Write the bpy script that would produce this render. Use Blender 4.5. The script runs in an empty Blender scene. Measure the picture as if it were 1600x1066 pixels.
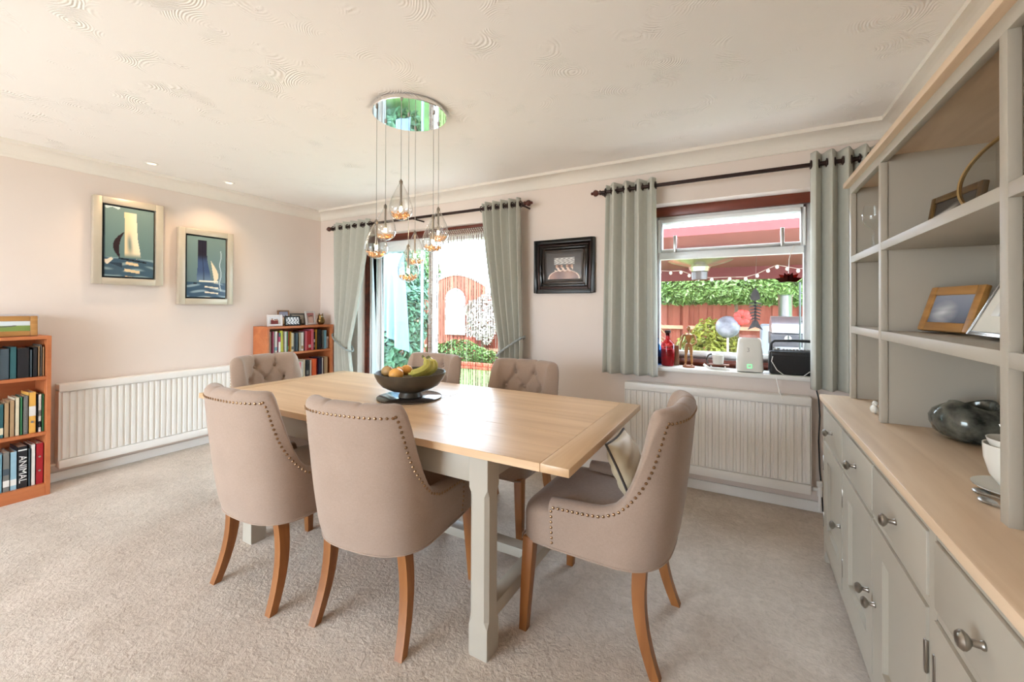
import bpy, bmesh, math, random
from mathutils import Vector, Matrix
random.seed(7)
PI = math.pi
scene = bpy.context.scene
COL = scene.collection

# ---------------------------------------------------------------- camera
F_PX, YAW, PITCH, ROLL, CYPX = 651.86, 0.50364, 0.005454, 0.003712, 476.75
EYE = Vector((0, 0, 1.3))
_fw = Vector((-math.sin(YAW) * math.cos(PITCH), math.cos(YAW) * math.cos(PITCH), math.sin(PITCH)))
_rt0 = Vector((math.cos(YAW), math.sin(YAW), 0)); _up0 = _rt0.cross(_fw)
_rt = _rt0 * math.cos(ROLL) + _up0 * math.sin(ROLL)
_up = _up0 * math.cos(ROLL) - _rt0 * math.sin(ROLL)
cam_d = bpy.data.cameras.new('camera'); cam = bpy.data.objects.new('camera', cam_d); COL.objects.link(cam)
cam.matrix_world = Matrix(((_rt.x, _up.x, -_fw.x, 0), (_rt.y, _up.y, -_fw.y, 0), (_rt.z, _up.z, -_fw.z, 1.3), (0, 0, 0, 1)))
cam_d.sensor_fit = 'HORIZONTAL'; cam_d.sensor_width = 36; cam_d.lens = F_PX / 1600 * 36
cam_d.shift_y = -(533 - CYPX) / 1600; cam_d.clip_start = 0.02
scene.camera = cam
def ray(x, y): return _fw * F_PX + _rt * (x - 800) + _up * (CYPX - y)
def atz(x, y, z): d = ray(x, y); return EYE + d * ((z - 1.3) / d.z)
def aty(x, y, Y): d = ray(x, y); return EYE + d * (Y / d.y)
def atx(x, y, X): d = ray(x, y); return EYE + d * (X / d.x)

# ---------------------------------------------------------------- world, sun, exposure
world = bpy.data.worlds.new('world'); scene.world = world; world.use_nodes = True
wn = world.node_tree; wn.nodes.clear()
_o = wn.nodes.new('ShaderNodeOutputWorld'); _b = wn.nodes.new('ShaderNodeBackground')
_b.inputs['Color'].default_value = (0.70, 0.85, 1.0, 1); _b.inputs['Strength'].default_value = 11.0
wn.links.new(_b.outputs[0], _o.inputs[0])
sun_d = bpy.data.lights.new('sun', 'SUN'); sun = bpy.data.objects.new('sun', sun_d); COL.objects.link(sun)
sun_d.energy = 4.0; sun_d.angle = 0.02; sun_d.color = (1, 0.95, 0.86)
sun.rotation_euler = Vector((0.35, 0.75, -1.0)).to_track_quat('-Z', 'Y').to_euler()
scene.view_settings.view_transform = 'Standard'; scene.view_settings.look = 'None'
scene.view_settings.exposure = 0.62; scene.view_settings.gamma = 1.0
scene.view_settings.use_curve_mapping = False
scene.cycles.use_denoising = True
scene.cycles.max_bounces = 12; scene.cycles.diffuse_bounces = 6; scene.cycles.glossy_bounces = 4
scene.cycles.transparent_max_bounces = 24; scene.cycles.sample_clamp_indirect = 8
scene.cycles.caustics_reflective = False; scene.cycles.caustics_refractive = False
def portal(loc, sx, sz, face):
    d = bpy.data.lights.new('opening_portal', 'AREA'); d.shape = 'RECTANGLE'; d.size = sx; d.size_y = sz
    d.cycles.is_portal = True
    o = bpy.data.objects.new('opening_portal', d); COL.objects.link(o); o.location = loc
    o.rotation_euler = Vector((0, face, 0)).to_track_quat('-Z', 'Z').to_euler()

# ---------------------------------------------------------------- materials
def S(r, g, b):
    f = lambda c: (c / 255 / 12.92) if c / 255 <= 0.04045 else ((c / 255 + 0.055) / 1.055) ** 2.4
    return (f(r), f(g), f(b))
MC = {}
def _base(name):
    m = bpy.data.materials.new(name); m.use_nodes = True
    nt = m.node_tree; bs = nt.nodes['Principled BSDF']; return m, nt, bs
def mat(name, col, rough=0.6, metal=0.0, vary=0.06, scale=8.0, bump=0.0, bscale=120.0, bdist=0.002, stretch=None, emit=None, es=0, sheen=0, coat=0):
    """plain colour with soft noise variation and fine noise relief"""
    if name in MC: return MC[name]
    m, nt, bs = _base(name); N = nt.nodes.new; Lk = nt.links.new
    bs.inputs['Roughness'].default_value = rough; bs.inputs['Metallic'].default_value = metal
    tc = N('ShaderNodeTexCoord'); src = tc.outputs['Object']
    if stretch:
        mp = N('ShaderNodeMapping'); mp.inputs['Scale'].default_value = stretch; Lk(src, mp.inputs['Vector']); src = mp.outputs[0]
    nz = N('ShaderNodeTexNoise'); nz.inputs['Scale'].default_value = scale; nz.inputs['Detail'].default_value = 4; Lk(src, nz.inputs['Vector'])
    rp = N('ShaderNodeValToRGB'); rp.color_ramp.elements[0].position = 0.3; rp.color_ramp.elements[1].position = 0.7
    rp.color_ramp.elements[0].color = tuple(c * (1 - vary) for c in col) + (1,)
    rp.color_ramp.elements[1].color = tuple(min(1, c * (1 + vary)) for c in col) + (1,)
    Lk(nz.outputs['Fac'], rp.inputs['Fac']); Lk(rp.outputs[0], bs.inputs['Base Color'])
    if bump:
        n2 = N('ShaderNodeTexNoise'); n2.inputs['Scale'].default_value = bscale; n2.inputs['Detail'].default_value = 3; Lk(src, n2.inputs['Vector'])
        bp = N('ShaderNodeBump'); bp.inputs['Strength'].default_value = bump; bp.inputs['Distance'].default_value = bdist
        Lk(n2.outputs['Fac'], bp.inputs['Height']); Lk(bp.outputs[0], bs.inputs['Normal'])
    if emit: bs.inputs['Emission Color'].default_value = emit + (1,); bs.inputs['Emission Strength'].default_value = es
    if sheen: bs.inputs['Sheen Weight'].default_value = sheen
    if coat: bs.inputs['Coat Weight'].default_value = coat; bs.inputs['Coat Roughness'].default_value = 0.15
    MC[name] = m; return m
def wood(name, c0, c1, rough=0.4, axis='X', scale=1.0, bump=0.12):
    if name in MC: return MC[name]
    m, nt, bs = _base(name); N = nt.nodes.new; Lk = nt.links.new
    bs.inputs['Roughness'].default_value = rough
    tc = N('ShaderNodeTexCoord'); mp = N('ShaderNodeMapping')
    st = {'X': (1.2, 16, 16), 'Y': (16, 1.2, 16), 'Z': (16, 16, 1.2)}[axis]
    mp.inputs['Scale'].default_value = tuple(s * scale for s in st); Lk(tc.outputs['Object'], mp.inputs['Vector'])
    nz = N('ShaderNodeTexNoise'); nz.inputs['Scale'].default_value = 1.0; nz.inputs['Detail'].default_value = 7; nz.inputs['Distortion'].default_value = 0.6
    Lk(mp.outputs[0], nz.inputs['Vector'])
    rp = N('ShaderNodeValToRGB'); rp.color_ramp.elements[0].position = 0.32; rp.color_ramp.elements[1].position = 0.68
    rp.color_ramp.elements[0].color = c0 + (1,); rp.color_ramp.elements[1].color = c1 + (1,)
    Lk(nz.outputs['Fac'], rp.inputs['Fac']); Lk(rp.outputs[0], bs.inputs['Base Color'])
    bp = N('ShaderNodeBump'); bp.inputs['Strength'].default_value = bump; bp.inputs['Distance'].default_value = 0.002
    Lk(nz.outputs['Fac'], bp.inputs['Height']); Lk(bp.outputs[0], bs.inputs['Normal'])
    MC[name] = m; return m
def glass(name, tint=(1, 1, 1), ior=1.45, rough=0.0, power=5.0):
    """thin clear sheet: transparent with a fresnel reflection"""
    if name in MC: return MC[name]
    m, nt, bs = _base(name); nt.nodes.remove(bs); N = nt.nodes.new; Lk = nt.links.new
    out = nt.nodes['Material Output']; tr = N('ShaderNodeBsdfTransparent'); gl = N('ShaderNodeBsdfGlossy'); mx = N('ShaderNodeMixShader')
    lw = N('ShaderNodeLayerWeight'); lw.inputs['Blend'].default_value = 0.5
    pw = N('ShaderNodeMath'); pw.operation = 'POWER'; pw.inputs[1].default_value = power; Lk(lw.outputs['Facing'], pw.inputs[0])
    ma = N('ShaderNodeMath'); ma.operation = 'MULTIPLY_ADD'; r0 = ((ior - 1) / (ior + 1)) ** 2; ma.inputs[1].default_value = 1 - r0; ma.inputs[2].default_value = r0; Lk(pw.outputs[0], ma.inputs[0])
    tr.inputs[0].default_value = tint + (1,); gl.inputs['Roughness'].default_value = rough
    Lk(ma.outputs[0], mx.inputs[0]); Lk(tr.outputs[0], mx.inputs[1]); Lk(gl.outputs[0], mx.inputs[2]); Lk(mx.outputs[0], out.inputs[0])
    MC[name] = m; return m
def printed(name, rough=0.45):
    """flat print: colour attribute of the panel it is on"""
    if name in MC: return MC[name]
    m, nt, bs = _base(name); v = nt.nodes.new('ShaderNodeVertexColor'); v.layer_name = 'Col'
    nt.links.new(v.outputs[0], bs.inputs['Base Color']); bs.inputs['Roughness'].default_value = rough
    MC[name] = m; return m

M_WALL = mat('wall_paint', S(231, 217, 207), 0.85, vary=0.015, scale=2, bump=0.08, bscale=300, bdist=0.001)
M_WHITE = mat('white_gloss_paint', S(240, 236, 230), 0.35, vary=0.01)
M_UPVC = mat('white_upvc', S(240, 242, 242), 0.3, vary=0.01)
M_RAD = mat('radiator_enamel', S(240, 236, 230), 0.32, vary=0.01)
M_TIMBER = wood('mahogany_timber', S(84, 34, 22), S(122, 54, 34), 0.35, 'X')
M_GREIGE = mat('greige_paint', S(178, 169, 154), 0.45, vary=0.02, scale=5, bump=0.05, bscale=60)
M_OAK = wood('limed_oak', S(212, 174, 134), S(231, 197, 159), 0.36, 'X', 1.0, 0.10)
M_OAKY = wood('limed_oak_worktop', S(212, 182, 150), S(230, 204, 174), 0.38, 'Y', 1.0, 0.10)
M_OAKEND = wood('oak_board_end', S(198, 160, 120), S(220, 186, 148), 0.30, 'Y', 1.0, 0.10)
M_LEG = wood('honey_oak_leg', S(130, 78, 36), S(162, 104, 54), 0.4, 'Z', 1.0, 0.08)
M_CHERRY = wood('cherry_veneer', S(176, 98, 56), S(200, 122, 74), 0.45, 'Y', 0.6, 0.05)
M_PEWTER = mat('pewter', S(160, 154, 146), 0.28, 1.0, 0.1, 30)
M_DARKMETAL = mat('dark_bronze', S(52, 36, 32), 0.4, 0.6, 0.1, 30)
M_BLACK = mat('black_plastic', S(26, 25, 25), 0.4, vary=0.1)
M_CHROME = mat('mirror_chrome', (0.92, 0.92, 0.92), 0.02, 1.0, 0.0)
M_STEEL = mat('brushed_steel', S(190, 188, 184), 0.3, 1.0, 0.05, 40)
M_GLASS = glass('window_glass')
M_LAMPGLASS = glass('blown_glass', (0.96, 0.96, 0.95), 1.7, power=2.2)
M_CURTAIN = mat('sage_curtain_cloth', S(190, 189, 178), 0.9, vary=0.03, scale=30, bump=0.1, bscale=700, bdist=0.0006, sheen=0.2)
M_PRINT = printed('flat_print'); M_PRINTG = printed('glossy_print', 0.2)
def linen():
    m, nt, bs = _base('oatmeal_linen'); N = nt.nodes.new; Lk = nt.links.new
    bs.inputs['Roughness'].default_value = 0.9; bs.inputs['Sheen Weight'].default_value = 0.25
    tc = N('ShaderNodeTexCoord'); nz = N('ShaderNodeTexNoise'); nz.inputs['Scale'].default_value = 6; Lk(tc.outputs['Object'], nz.inputs['Vector'])
    w = []
    for sc in ((700, 700, 90), (90, 90, 700)):
        mp = N('ShaderNodeMapping'); mp.inputs['Scale'].default_value = sc; Lk(tc.outputs['Object'], mp.inputs['Vector'])
        n = N('ShaderNodeTexNoise'); n.inputs['Scale'].default_value = 1; n.inputs['Detail'].default_value = 1; Lk(mp.outputs[0], n.inputs['Vector']); w.append(n)
    ad = N('ShaderNodeMath'); ad.operation = 'ADD'; Lk(w[0].outputs['Fac'], ad.inputs[0]); Lk(w[1].outputs['Fac'], ad.inputs[1])
    m2 = N('ShaderNodeMath'); m2.operation = 'MULTIPLY_ADD'; m2.inputs[1].default_value = 0.35; Lk(ad.outputs[0], m2.inputs[0])
    n3 = N('ShaderNodeMath'); n3.operation = 'MULTIPLY'; n3.inputs[1].default_value = 0.3; Lk(nz.outputs['Fac'], n3.inputs[0]); Lk(n3.outputs[0], m2.inputs[2])
    rp = N('ShaderNodeValToRGB'); rp.color_ramp.elements[0].position = 0.3; rp.color_ramp.elements[1].position = 0.7
    rp.color_ramp.elements[0].color = S(150, 127, 110) + (1,); rp.color_ramp.elements[1].color = S(171, 147, 130) + (1,)
    Lk(m2.outputs[0], rp.inputs['Fac']); Lk(rp.outputs[0], bs.inputs['Base Color'])
    bp = N('ShaderNodeBump'); bp.inputs['Strength'].default_value = 0.12; bp.inputs['Distance'].default_value = 0.0008
    Lk(ad.outputs[0], bp.inputs['Height']); Lk(bp.outputs[0], bs.inputs['Normal']); return m
M_LINEN = linen()
def carpet():
    m, nt, bs = _base('beige_carpet_pile'); N = nt.nodes.new; Lk = nt.links.new
    bs.inputs['Roughness'].default_value = 1.0; bs.inputs['Sheen Weight'].default_value = 0.15
    tc = N('ShaderNodeTexCoord')
    a = N('ShaderNodeTexNoise'); a.inputs['Scale'].default_value = 70; a.inputs['Detail'].default_value = 5; a.inputs['Roughness'].default_value = 0.7
    b = N('ShaderNodeTexNoise'); b.inputs['Scale'].default_value = 3; b.inputs['Detail'].default_value = 3
    c = N('ShaderNodeTexNoise'); c.inputs['Scale'].default_value = 26; c.inputs['Detail'].default_value = 3; c.inputs['Distortion'].default_value = 1.0
    for n in (a, b, c): Lk(tc.outputs['Object'], n.inputs['Vector'])
    mx = N('ShaderNodeMath'); mx.operation = 'ADD'; Lk(a.outputs['Fac'], mx.inputs[0]); Lk(c.outputs['Fac'], mx.inputs[1])
    m3 = N('ShaderNodeMath'); m3.operation = 'MULTIPLY_ADD'; m3.inputs[1].default_value = 0.3; Lk(mx.outputs[0], m3.inputs[0])
    m4 = N('ShaderNodeMath'); m4.operation = 'MULTIPLY'; m4.inputs[1].default_value = 0.4; Lk(b.outputs['Fac'], m4.inputs[0]); Lk(m4.outputs[0], m3.inputs[2])
    rp = N('ShaderNodeValToRGB'); rp.color_ramp.elements[0].position = 0.32; rp.color_ramp.elements[1].position = 0.66
    rp.color_ramp.elements[0].color = S(180, 162, 144) + (1,); rp.color_ramp.elements[1].color = S(224, 209, 194) + (1,)
    Lk(m3.outputs[0], rp.inputs['Fac']); Lk(rp.outputs[0], bs.inputs['Base Color'])
    bp = N('ShaderNodeBump'); bp.inputs['Strength'].default_value = 0.65; bp.inputs['Distance'].default_value = 0.016
    Lk(mx.outputs[0], bp.inputs['Height']); Lk(bp.outputs[0], bs.inputs['Normal']); return m
def artex():
    """ceiling plaster combed into overlapping swirls"""
    m, nt, bs = _base('swirled_ceiling_plaster'); N = nt.nodes.new; Lk = nt.links.new
    bs.inputs['Base Color'].default_value = S(248, 244, 240) + (1,); bs.inputs['Roughness'].default_value = 0.9
    tc = N('ShaderNodeTexCoord'); wp = N('ShaderNodeTexNoise'); wp.inputs['Scale'].default_value = 5; Lk(tc.outputs['Object'], wp.inputs['Vector'])
    vm = N('ShaderNodeVectorMath'); vm.operation = 'MULTIPLY_ADD'; vm.inputs[1].default_value = (0.05, 0.05, 0.05)
    Lk(wp.outputs['Color'], vm.inputs[0]); Lk(tc.outputs['Object'], vm.inputs[2])
    vo = N('ShaderNodeTexVoronoi'); vo.inputs['Scale'].default_value = 4.6; Lk(vm.outputs[0], vo.inputs['Vector'])
    mu = N('ShaderNodeMath'); mu.operation = 'MULTIPLY'; mu.inputs[1].default_value = 130; Lk(vo.outputs['Distance'], mu.inputs[0])
    sn = N('ShaderNodeMath'); sn.operation = 'SINE'; Lk(mu.outputs[0], sn.inputs[0])
    ms = N('ShaderNodeTexNoise'); ms.inputs['Scale'].default_value = 4.5; ms.inputs['Detail'].default_value = 3; Lk(tc.outputs['Object'], ms.inputs['Vector'])
    rr = N('ShaderNodeValToRGB'); rr.color_ramp.elements[0].position = 0.52; rr.color_ramp.elements[1].position = 0.68; Lk(ms.outputs['Fac'], rr.inputs['Fac'])
    pr = N('ShaderNodeMath'); pr.operation = 'MULTIPLY'; Lk(sn.outputs[0], pr.inputs[0]); Lk(rr.outputs[0], pr.inputs[1])
    gr = N('ShaderNodeTexNoise'); gr.inputs['Scale'].default_value = 40; gr.inputs['Detail'].default_value = 4; Lk(tc.outputs['Object'], gr.inputs['Vector'])
    g2 = N('ShaderNodeValToRGB'); g2.color_ramp.elements[0].position = 0.6; g2.color_ramp.elements[1].position = 0.72; Lk(gr.outputs['Fac'], g2.inputs['Fac'])
    g3 = N('ShaderNodeMath'); g3.operation = 'MULTIPLY'; Lk(g2.outputs[0], g3.inputs[0]); Lk(rr.outputs[0], g3.inputs[1])
    ad = N('ShaderNodeMath'); ad.operation = 'MULTIPLY_ADD'; ad.inputs[1].default_value = 2.2; Lk(g3.outputs[0], ad.inputs[0]); Lk(pr.outputs[0], ad.inputs[2])
    bp = N('ShaderNodeBump'); bp.inputs['Strength'].default_value = 0.5; bp.inputs['Distance'].default_value = 0.0035
    Lk(ad.outputs[0], bp.inputs['Height']); Lk(bp.outputs[0], bs.inputs['Normal']); return m

# ---------------------------------------------------------------- mesh helpers
class MB:
    def __init__(s): s.v = []; s.f = []
    def add(s, vs, fs):
        o = len(s.v); s.v += [tuple(p) for p in vs]; s.f += [tuple(i + o for i in f) for f in fs]; return s
    def box(s, x0, x1, y0, y1, z0, z1):
        vs = [(x, y, z) for z in (z0, z1) for y in (y0, y1) for x in (x0, x1)]
        return s.add(vs, [(0, 2, 3, 1), (4, 5, 7, 6), (0, 1, 5, 4), (2, 6, 7, 3), (0, 4, 6, 2), (1, 3, 7, 5)])
    def hexa(s, p):   # 8 corners, order as in box
        return s.add(p, [(0, 2, 3, 1), (4, 5, 7, 6), (0, 1, 5, 4), (2, 6, 7, 3), (0, 4, 6, 2), (1, 3, 7, 5)])
    def lathe(s, prof, n=24, c=(0, 0, 0), capb=True, capt=True):
        vs = [(c[0] + r * math.cos(2 * PI * i / n), c[1] + r * math.sin(2 * PI * i / n), c[2] + z) for r, z in prof for i in range(n)]
        fs = [(j * n + i, j * n + (i + 1) % n, (j + 1) * n + (i + 1) % n, (j + 1) * n + i) for j in range(len(prof) - 1) for i in range(n)]
        if capb: fs.append(tuple(range(n - 1, -1, -1)))
        if capt: fs.append(tuple((len(prof) - 1) * n + i for i in range(n)))
        return s.add(vs, fs)
    def loft(s, rings, caps=True, closed=True):
        n = len(rings[0]); vs = [p for r in rings for p in r]; m = n if closed else n - 1
        fs = [(j * n + i, j * n + (i + 1) % n, (j + 1) * n + (i + 1) % n, (j + 1) * n + i) for j in range(len(rings) - 1) for i in range(m)]
        if caps: fs += [tuple(range(n - 1, -1, -1)), tuple((len(rings) - 1) * n + i for i in range(n))]
        return s.add(vs, fs)
    def tube(s, path, r, n=8, caps=True, loop=False):
        P_ = [Vector(p) for p in path]; rings = []; k = len(P_); prev = None
        for i, p in enumerate(P_):
            a = P_[(i - 1) % k] if (loop or i > 0) else p; b = P_[(i + 1) % k] if (loop or i < k - 1) else p
            t = (b - a).normalized()
            if prev is None: u = t.orthogonal().normalized()
            else: u = (prev - t * prev.dot(t)).normalized()
            prev = u; w = t.cross(u); rr = r[i] if isinstance(r, (list, tuple)) else r
            rings.append([p + (u * math.cos(2 * PI * j / n) + w * math.sin(2 * PI * j / n)) * rr for j in range(n)])
        if loop: rings.append(rings[0])
        return s.loft(rings, caps and not loop)
    def ball(s, c, r, n=12, m=7, sc=(1, 1, 1)):
        rings = []
        for j in range(m + 1):
            th = PI * j / m; rr = max(1e-4, math.sin(th)); rings.append([(c[0] + sc[0] * r * rr * math.cos(2 * PI * i / n), c[1] + sc[1] * r * rr * math.sin(2 * PI * i / n), c[2] - sc[2] * r * math.cos(th)) for i in range(n)])
        return s.loft(rings)
    def prism(s, pts, y0, y1):   # outline in xz, extruded along y
        n = len(pts)
        return s.add([(x, y0, z) for x, z in pts] + [(x, y1, z) for x, z in pts], [tuple(range(n)), tuple(range(2 * n - 1, n - 1, -1))] + [(i, i + n, (i + 1) % n + n, (i + 1) % n) for i in range(n)])
    def build(s, name, m, parent=None, smooth=False, bevel=0, seg=2, xf=None):
        me = bpy.data.meshes.new(name); me.from_pydata(s.v, [], s.f)
        bm = bmesh.new(); bm.from_mesh(me)
        if xf is not None: bm.transform(xf)
        bmesh.ops.remove_doubles(bm, verts=bm.verts, dist=1e-6)
        bmesh.ops.recalc_face_normals(bm, faces=bm.faces)
        if bevel: bmesh.ops.bevel(bm, geom=list(bm.edges), offset=bevel, segments=seg, affect='EDGES', profile=0.5, clamp_overlap=True)
        bm.to_mesh(me); bm.free()
        if smooth or bevel:
            me.polygons.foreach_set('use_smooth', [True] * len(me.polygons))
            me.set_sharp_from_angle(angle=math.radians(38))
        me.materials.append(m); return link(name, me, parent)
def link(name, me, parent=None):
    o = bpy.data.objects.new(name, me); COL.objects.link(o)
    if parent is not None: o.parent = parent
    return o
def tag(o, label=None, cat=None, group=None, kind=None):
    if label: o['label'] = label
    if cat: o['category'] = cat
    if group: o['group'] = group
    if kind: o['kind'] = kind
    return o
def thing(name, label, cat, loc=(0, 0, 0), rz=0.0, group=None):
    o = bpy.data.objects.new(name, None); COL.objects.link(o); o.empty_display_size = 0.1
    o.location = loc; o.rotation_euler = (0, 0, rz); return tag(o, label, cat, group)
def copy_tree(o, parent=None):
    c = o.copy(); COL.objects.link(c); c.parent = parent
    for ch in list(o.children): copy_tree(ch, c)
    return c
def B(x0, x1, y0, y1, z0, z1): return MB().box(x0, x1, y0, y1, z0, z1)
def struct(o): o['kind'] = 'structure'; return o
def panel(name, parent, org, u, v, w, h, nx, ny, fn, m=None):
    """flat printed panel, colour per small cell; fn(a, b) -> rgb with a to the right, b up"""
    org, u, v = Vector(org), Vector(u), Vector(v)
    vs = [tuple(org + u * (w * i / nx) + v * (h * j / ny)) for j in range(ny + 1) for i in range(nx + 1)]
    fs = [(j * (nx + 1) + i, j * (nx + 1) + i + 1, (j + 1) * (nx + 1) + i + 1, (j + 1) * (nx + 1) + i) for j in range(ny) for i in range(nx)]
    me = bpy.data.meshes.new(name); me.from_pydata(vs, [], fs)
    ca = me.color_attributes.new('Col', 'FLOAT_COLOR', 'POINT'); buf = []
    for j in range(ny + 1):
        for i in range(nx + 1): buf += list(fn(i / nx, j / ny)) + [1.0]
    ca.data.foreach_set('color', buf); me.materials.append(m or M_PRINT); return link(name, me, parent)
def mixc(a, b, t): t = max(0, min(1, t)); return tuple(x + (y - x) * t for x, y in zip(a, b))
def sm(a, b, x):
    t = max(0, min(1, (x - a) / (b - a))) if a != b else float(x > a); return t * t * (3 - 2 * t)
def lerp(tab, x):
    if x <= tab[0][0]: return tab[0][1]
    for (a, b), (c, d) in zip(tab, tab[1:]):
        if x <= c: return b + (d - b) * (x - a) / (c - a)
    return tab[-1][1]
def text_mesh(name, body, size, m, parent, xf):
    cu = bpy.data.curves.new(name, 'FONT'); cu.body = body; cu.size = size; cu.align_x = 'CENTER'; cu.align_y = 'CENTER'; cu.extrude = 0.0002
    o = bpy.data.objects.new(name, cu); COL.objects.link(o)
    dg = bpy.context.evaluated_depsgraph_get(); me = bpy.data.meshes.new_from_object(o.evaluated_get(dg))
    bpy.data.objects.remove(o); me.transform(xf); me.materials.clear(); me.materials.append(m); return link(name, me, parent)

# ================================================================ the room
LX, RX, BY, FY, CZ = -4.447, 0.83, 3.287, -2.3, 2.428
WT = 0.30
# openings
PAT = (-3.80, -1.86, 0.0, 2.10)      # patio door
WIN = (-0.66, 0.46, 0.865, 2.085)    # window
struct(B(LX - WT, RX + WT, FY - WT, BY + WT, -0.12, 0).build('floor', carpet()))
struct(B(LX - WT, RX + WT, FY - WT, BY + WT, CZ, CZ + 0.25).build('ceiling', artex()))
struct(B(LX - WT, LX, FY, BY + WT, 0, CZ).build('wall_left', M_WALL))
struct(B(RX, RX + WT, FY, BY + WT, 0, CZ).build('wall_right', M_WALL))
wb = MB()
for x0, x1, z0, z1 in ((LX, PAT[0], 0, CZ), (PAT[0], PAT[1], PAT[3], CZ), (PAT[1], WIN[0], 0, CZ), (WIN[0], WIN[1], 0, WIN[2] - 0.03), (WIN[0], WIN[1], WIN[3], CZ), (WIN[1], RX, 0, CZ)):
    wb.box(x0, x1, BY, BY + WT, z0, z1)
struct(wb.build('wall_back', M_WALL))
wr = MB()   # wall behind the viewpoint with an unseen open gap, added for fill daylight
RO = (-3.8, -1.45, 0.0, 2.1)
for x0, x1, z0, z1 in ((LX, RO[0], 0, CZ), (RO[0], RO[1], RO[3], CZ), (RO[1], RX, 0, CZ)):
    wr.box(x0, x1, FY - WT, FY, z0, z1)
struct(wr.build('wall_rear', M_WALL))
portal(((RO[0] + RO[1]) / 2, FY - 0.1, 1.05), RO[1] - RO[0], 2.1, 1)
portal(((PAT[0] + PAT[1]) / 2, BY + 0.26, 1.05), PAT[1] - PAT[0], 2.1, -1)
portal(((WIN[0] + WIN[1]) / 2, BY + 0.26, 1.48), WIN[1] - WIN[0], 1.23, -1)

# skirting boards
sk = MB(); sk.box(LX, LX + 0.016, FY, BY, 0, 0.068); struct(sk.build('baseboard_left', M_WHITE, bevel=0.004))
bb = B(LX, PAT[0] - 0.04, BY - 0.016, BY, 0, 0.068); struct(bb.build('baseboard_back', M_WHITE, bevel=0.004))
bb = B(PAT[1] + 0.04, RX, BY - 0.016, BY, 0, 0.068); struct(bb.build('baseboard_back', M_WHITE, bevel=0.004))
struct(B(RX - 0.016, RX, FY, BY, 0, 0.068).build('baseboard_right', M_WHITE, bevel=0.004))
# coved cornice with a bead at the ceiling
prof = [(0, 2.326), (0.01, 2.326), (0.014, 2.334)] + [(0.104 - 0.09 * math.cos(a), 2.404 - 0.066 * (1 - math.sin(a)) ) for a in [PI / 2 * k / 8 for k in range(1, 9)]] + [(0.112, 2.404), (0.112, CZ), (0, CZ)]
M_CORN = mat('cornice_paint', S(236, 229, 219), 0.8, vary=0.01)
def cornice(name, a, b, nrm):
    a, b, n = Vector(a), Vector(b), Vector(nrm)
    d = (b - a).normalized(); k = len(prof)
    r0 = [a + n * o + d * o + Vector((0, 0, z)) for o, z in prof]; r1 = [b + n * o - d * o + Vector((0, 0, z)) for o, z in prof]
    struct(MB().loft([r0, r1]).build(name, M_CORN))
cornice('trim_1', (LX, FY, 0), (LX, BY, 0), (1, 0, 0))
cornice('trim_2', (LX, BY, 0), (RX, BY, 0), (0, -1, 0))
cornice('trim_3', (RX, BY, 0), (RX, FY, 0), (-1, 0, 0))

# ---------------- window
GY = BY + 0.20
w1 = bpy.data.objects.new('window_1', None); COL.objects.link(w1); struct(w1); tag(w1, 'wide white framed window over the radiator looking on the garden')
def frame_boxes(x0, x1, z0, z1, t, y0, y1, tb=None, tt=None):
    tb = tb or t; tt = tt or t
    return MB().box(x0, x0 + t, y0, y1, z0, z1).box(x1 - t, x1, y0, y1, z0, z1).box(x0 + t, x1 - t, y0, y1, z0, z0 + tb).box(x0 + t, x1 - t, y0, y1, z1 - tt, z1)
frame_boxes(WIN[0], WIN[1], WIN[2], WIN[3], 0.035, BY + 0.13, BY + 0.26, 0.05, 0.07).build('timber_frame', M_TIMBER, w1, bevel=0.003)
fx0, fx1, fz0, fz1 = WIN[0] + 0.035, WIN[1] - 0.035, WIN[2] + 0.05, WIN[3] - 0.07
frame_boxes(fx0, fx1, fz0, fz1, 0.055, GY - 0.035, GY + 0.03).build('window_frame', M_UPVC, w1, bevel=0.004)
TRZ = 1.700
B(fx0 + 0.055, fx1 - 0.055, GY - 0.04, GY + 0.03, TRZ - 0.02, TRZ + 0.035).build('transom', M_UPVC, w1, bevel=0.004)
frame_boxes(fx0 + 0.045, fx1 - 0.045, TRZ + 0.03, fz1 - 0.022, 0.028, GY - 0.048, GY + 0.02).build('top_sash', M_UPVC, w1, bevel=0.004)
B(fx0 + 0.055, fx1 - 0.055, GY - 0.003, GY + 0.003, fz0 + 0.055, TRZ - 0.02).build('pane', M_GLASS, w1)
B(fx0 + 0.073, fx1 - 0.073, GY - 0.003, GY + 0.003, TRZ + 0.058, fz1 - 0.05).build('pane', M_GLASS, w1)
for sx in (fx0 + 0.16, fx1 - 0.19):
    B(sx, sx + 0.022, GY - 0.06, GY - 0.045, TRZ + 0.03, TRZ + 0.16).build('stay', M_STEEL, w1, bevel=0.003)
B(WIN[0] - 0.04, WIN[1] + 0.04, BY - 0.068, BY + 0.16, WIN[2] - 0.03, WIN[2]).build('window_sill', M_WHITE, w1, bevel=0.006)

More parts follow.
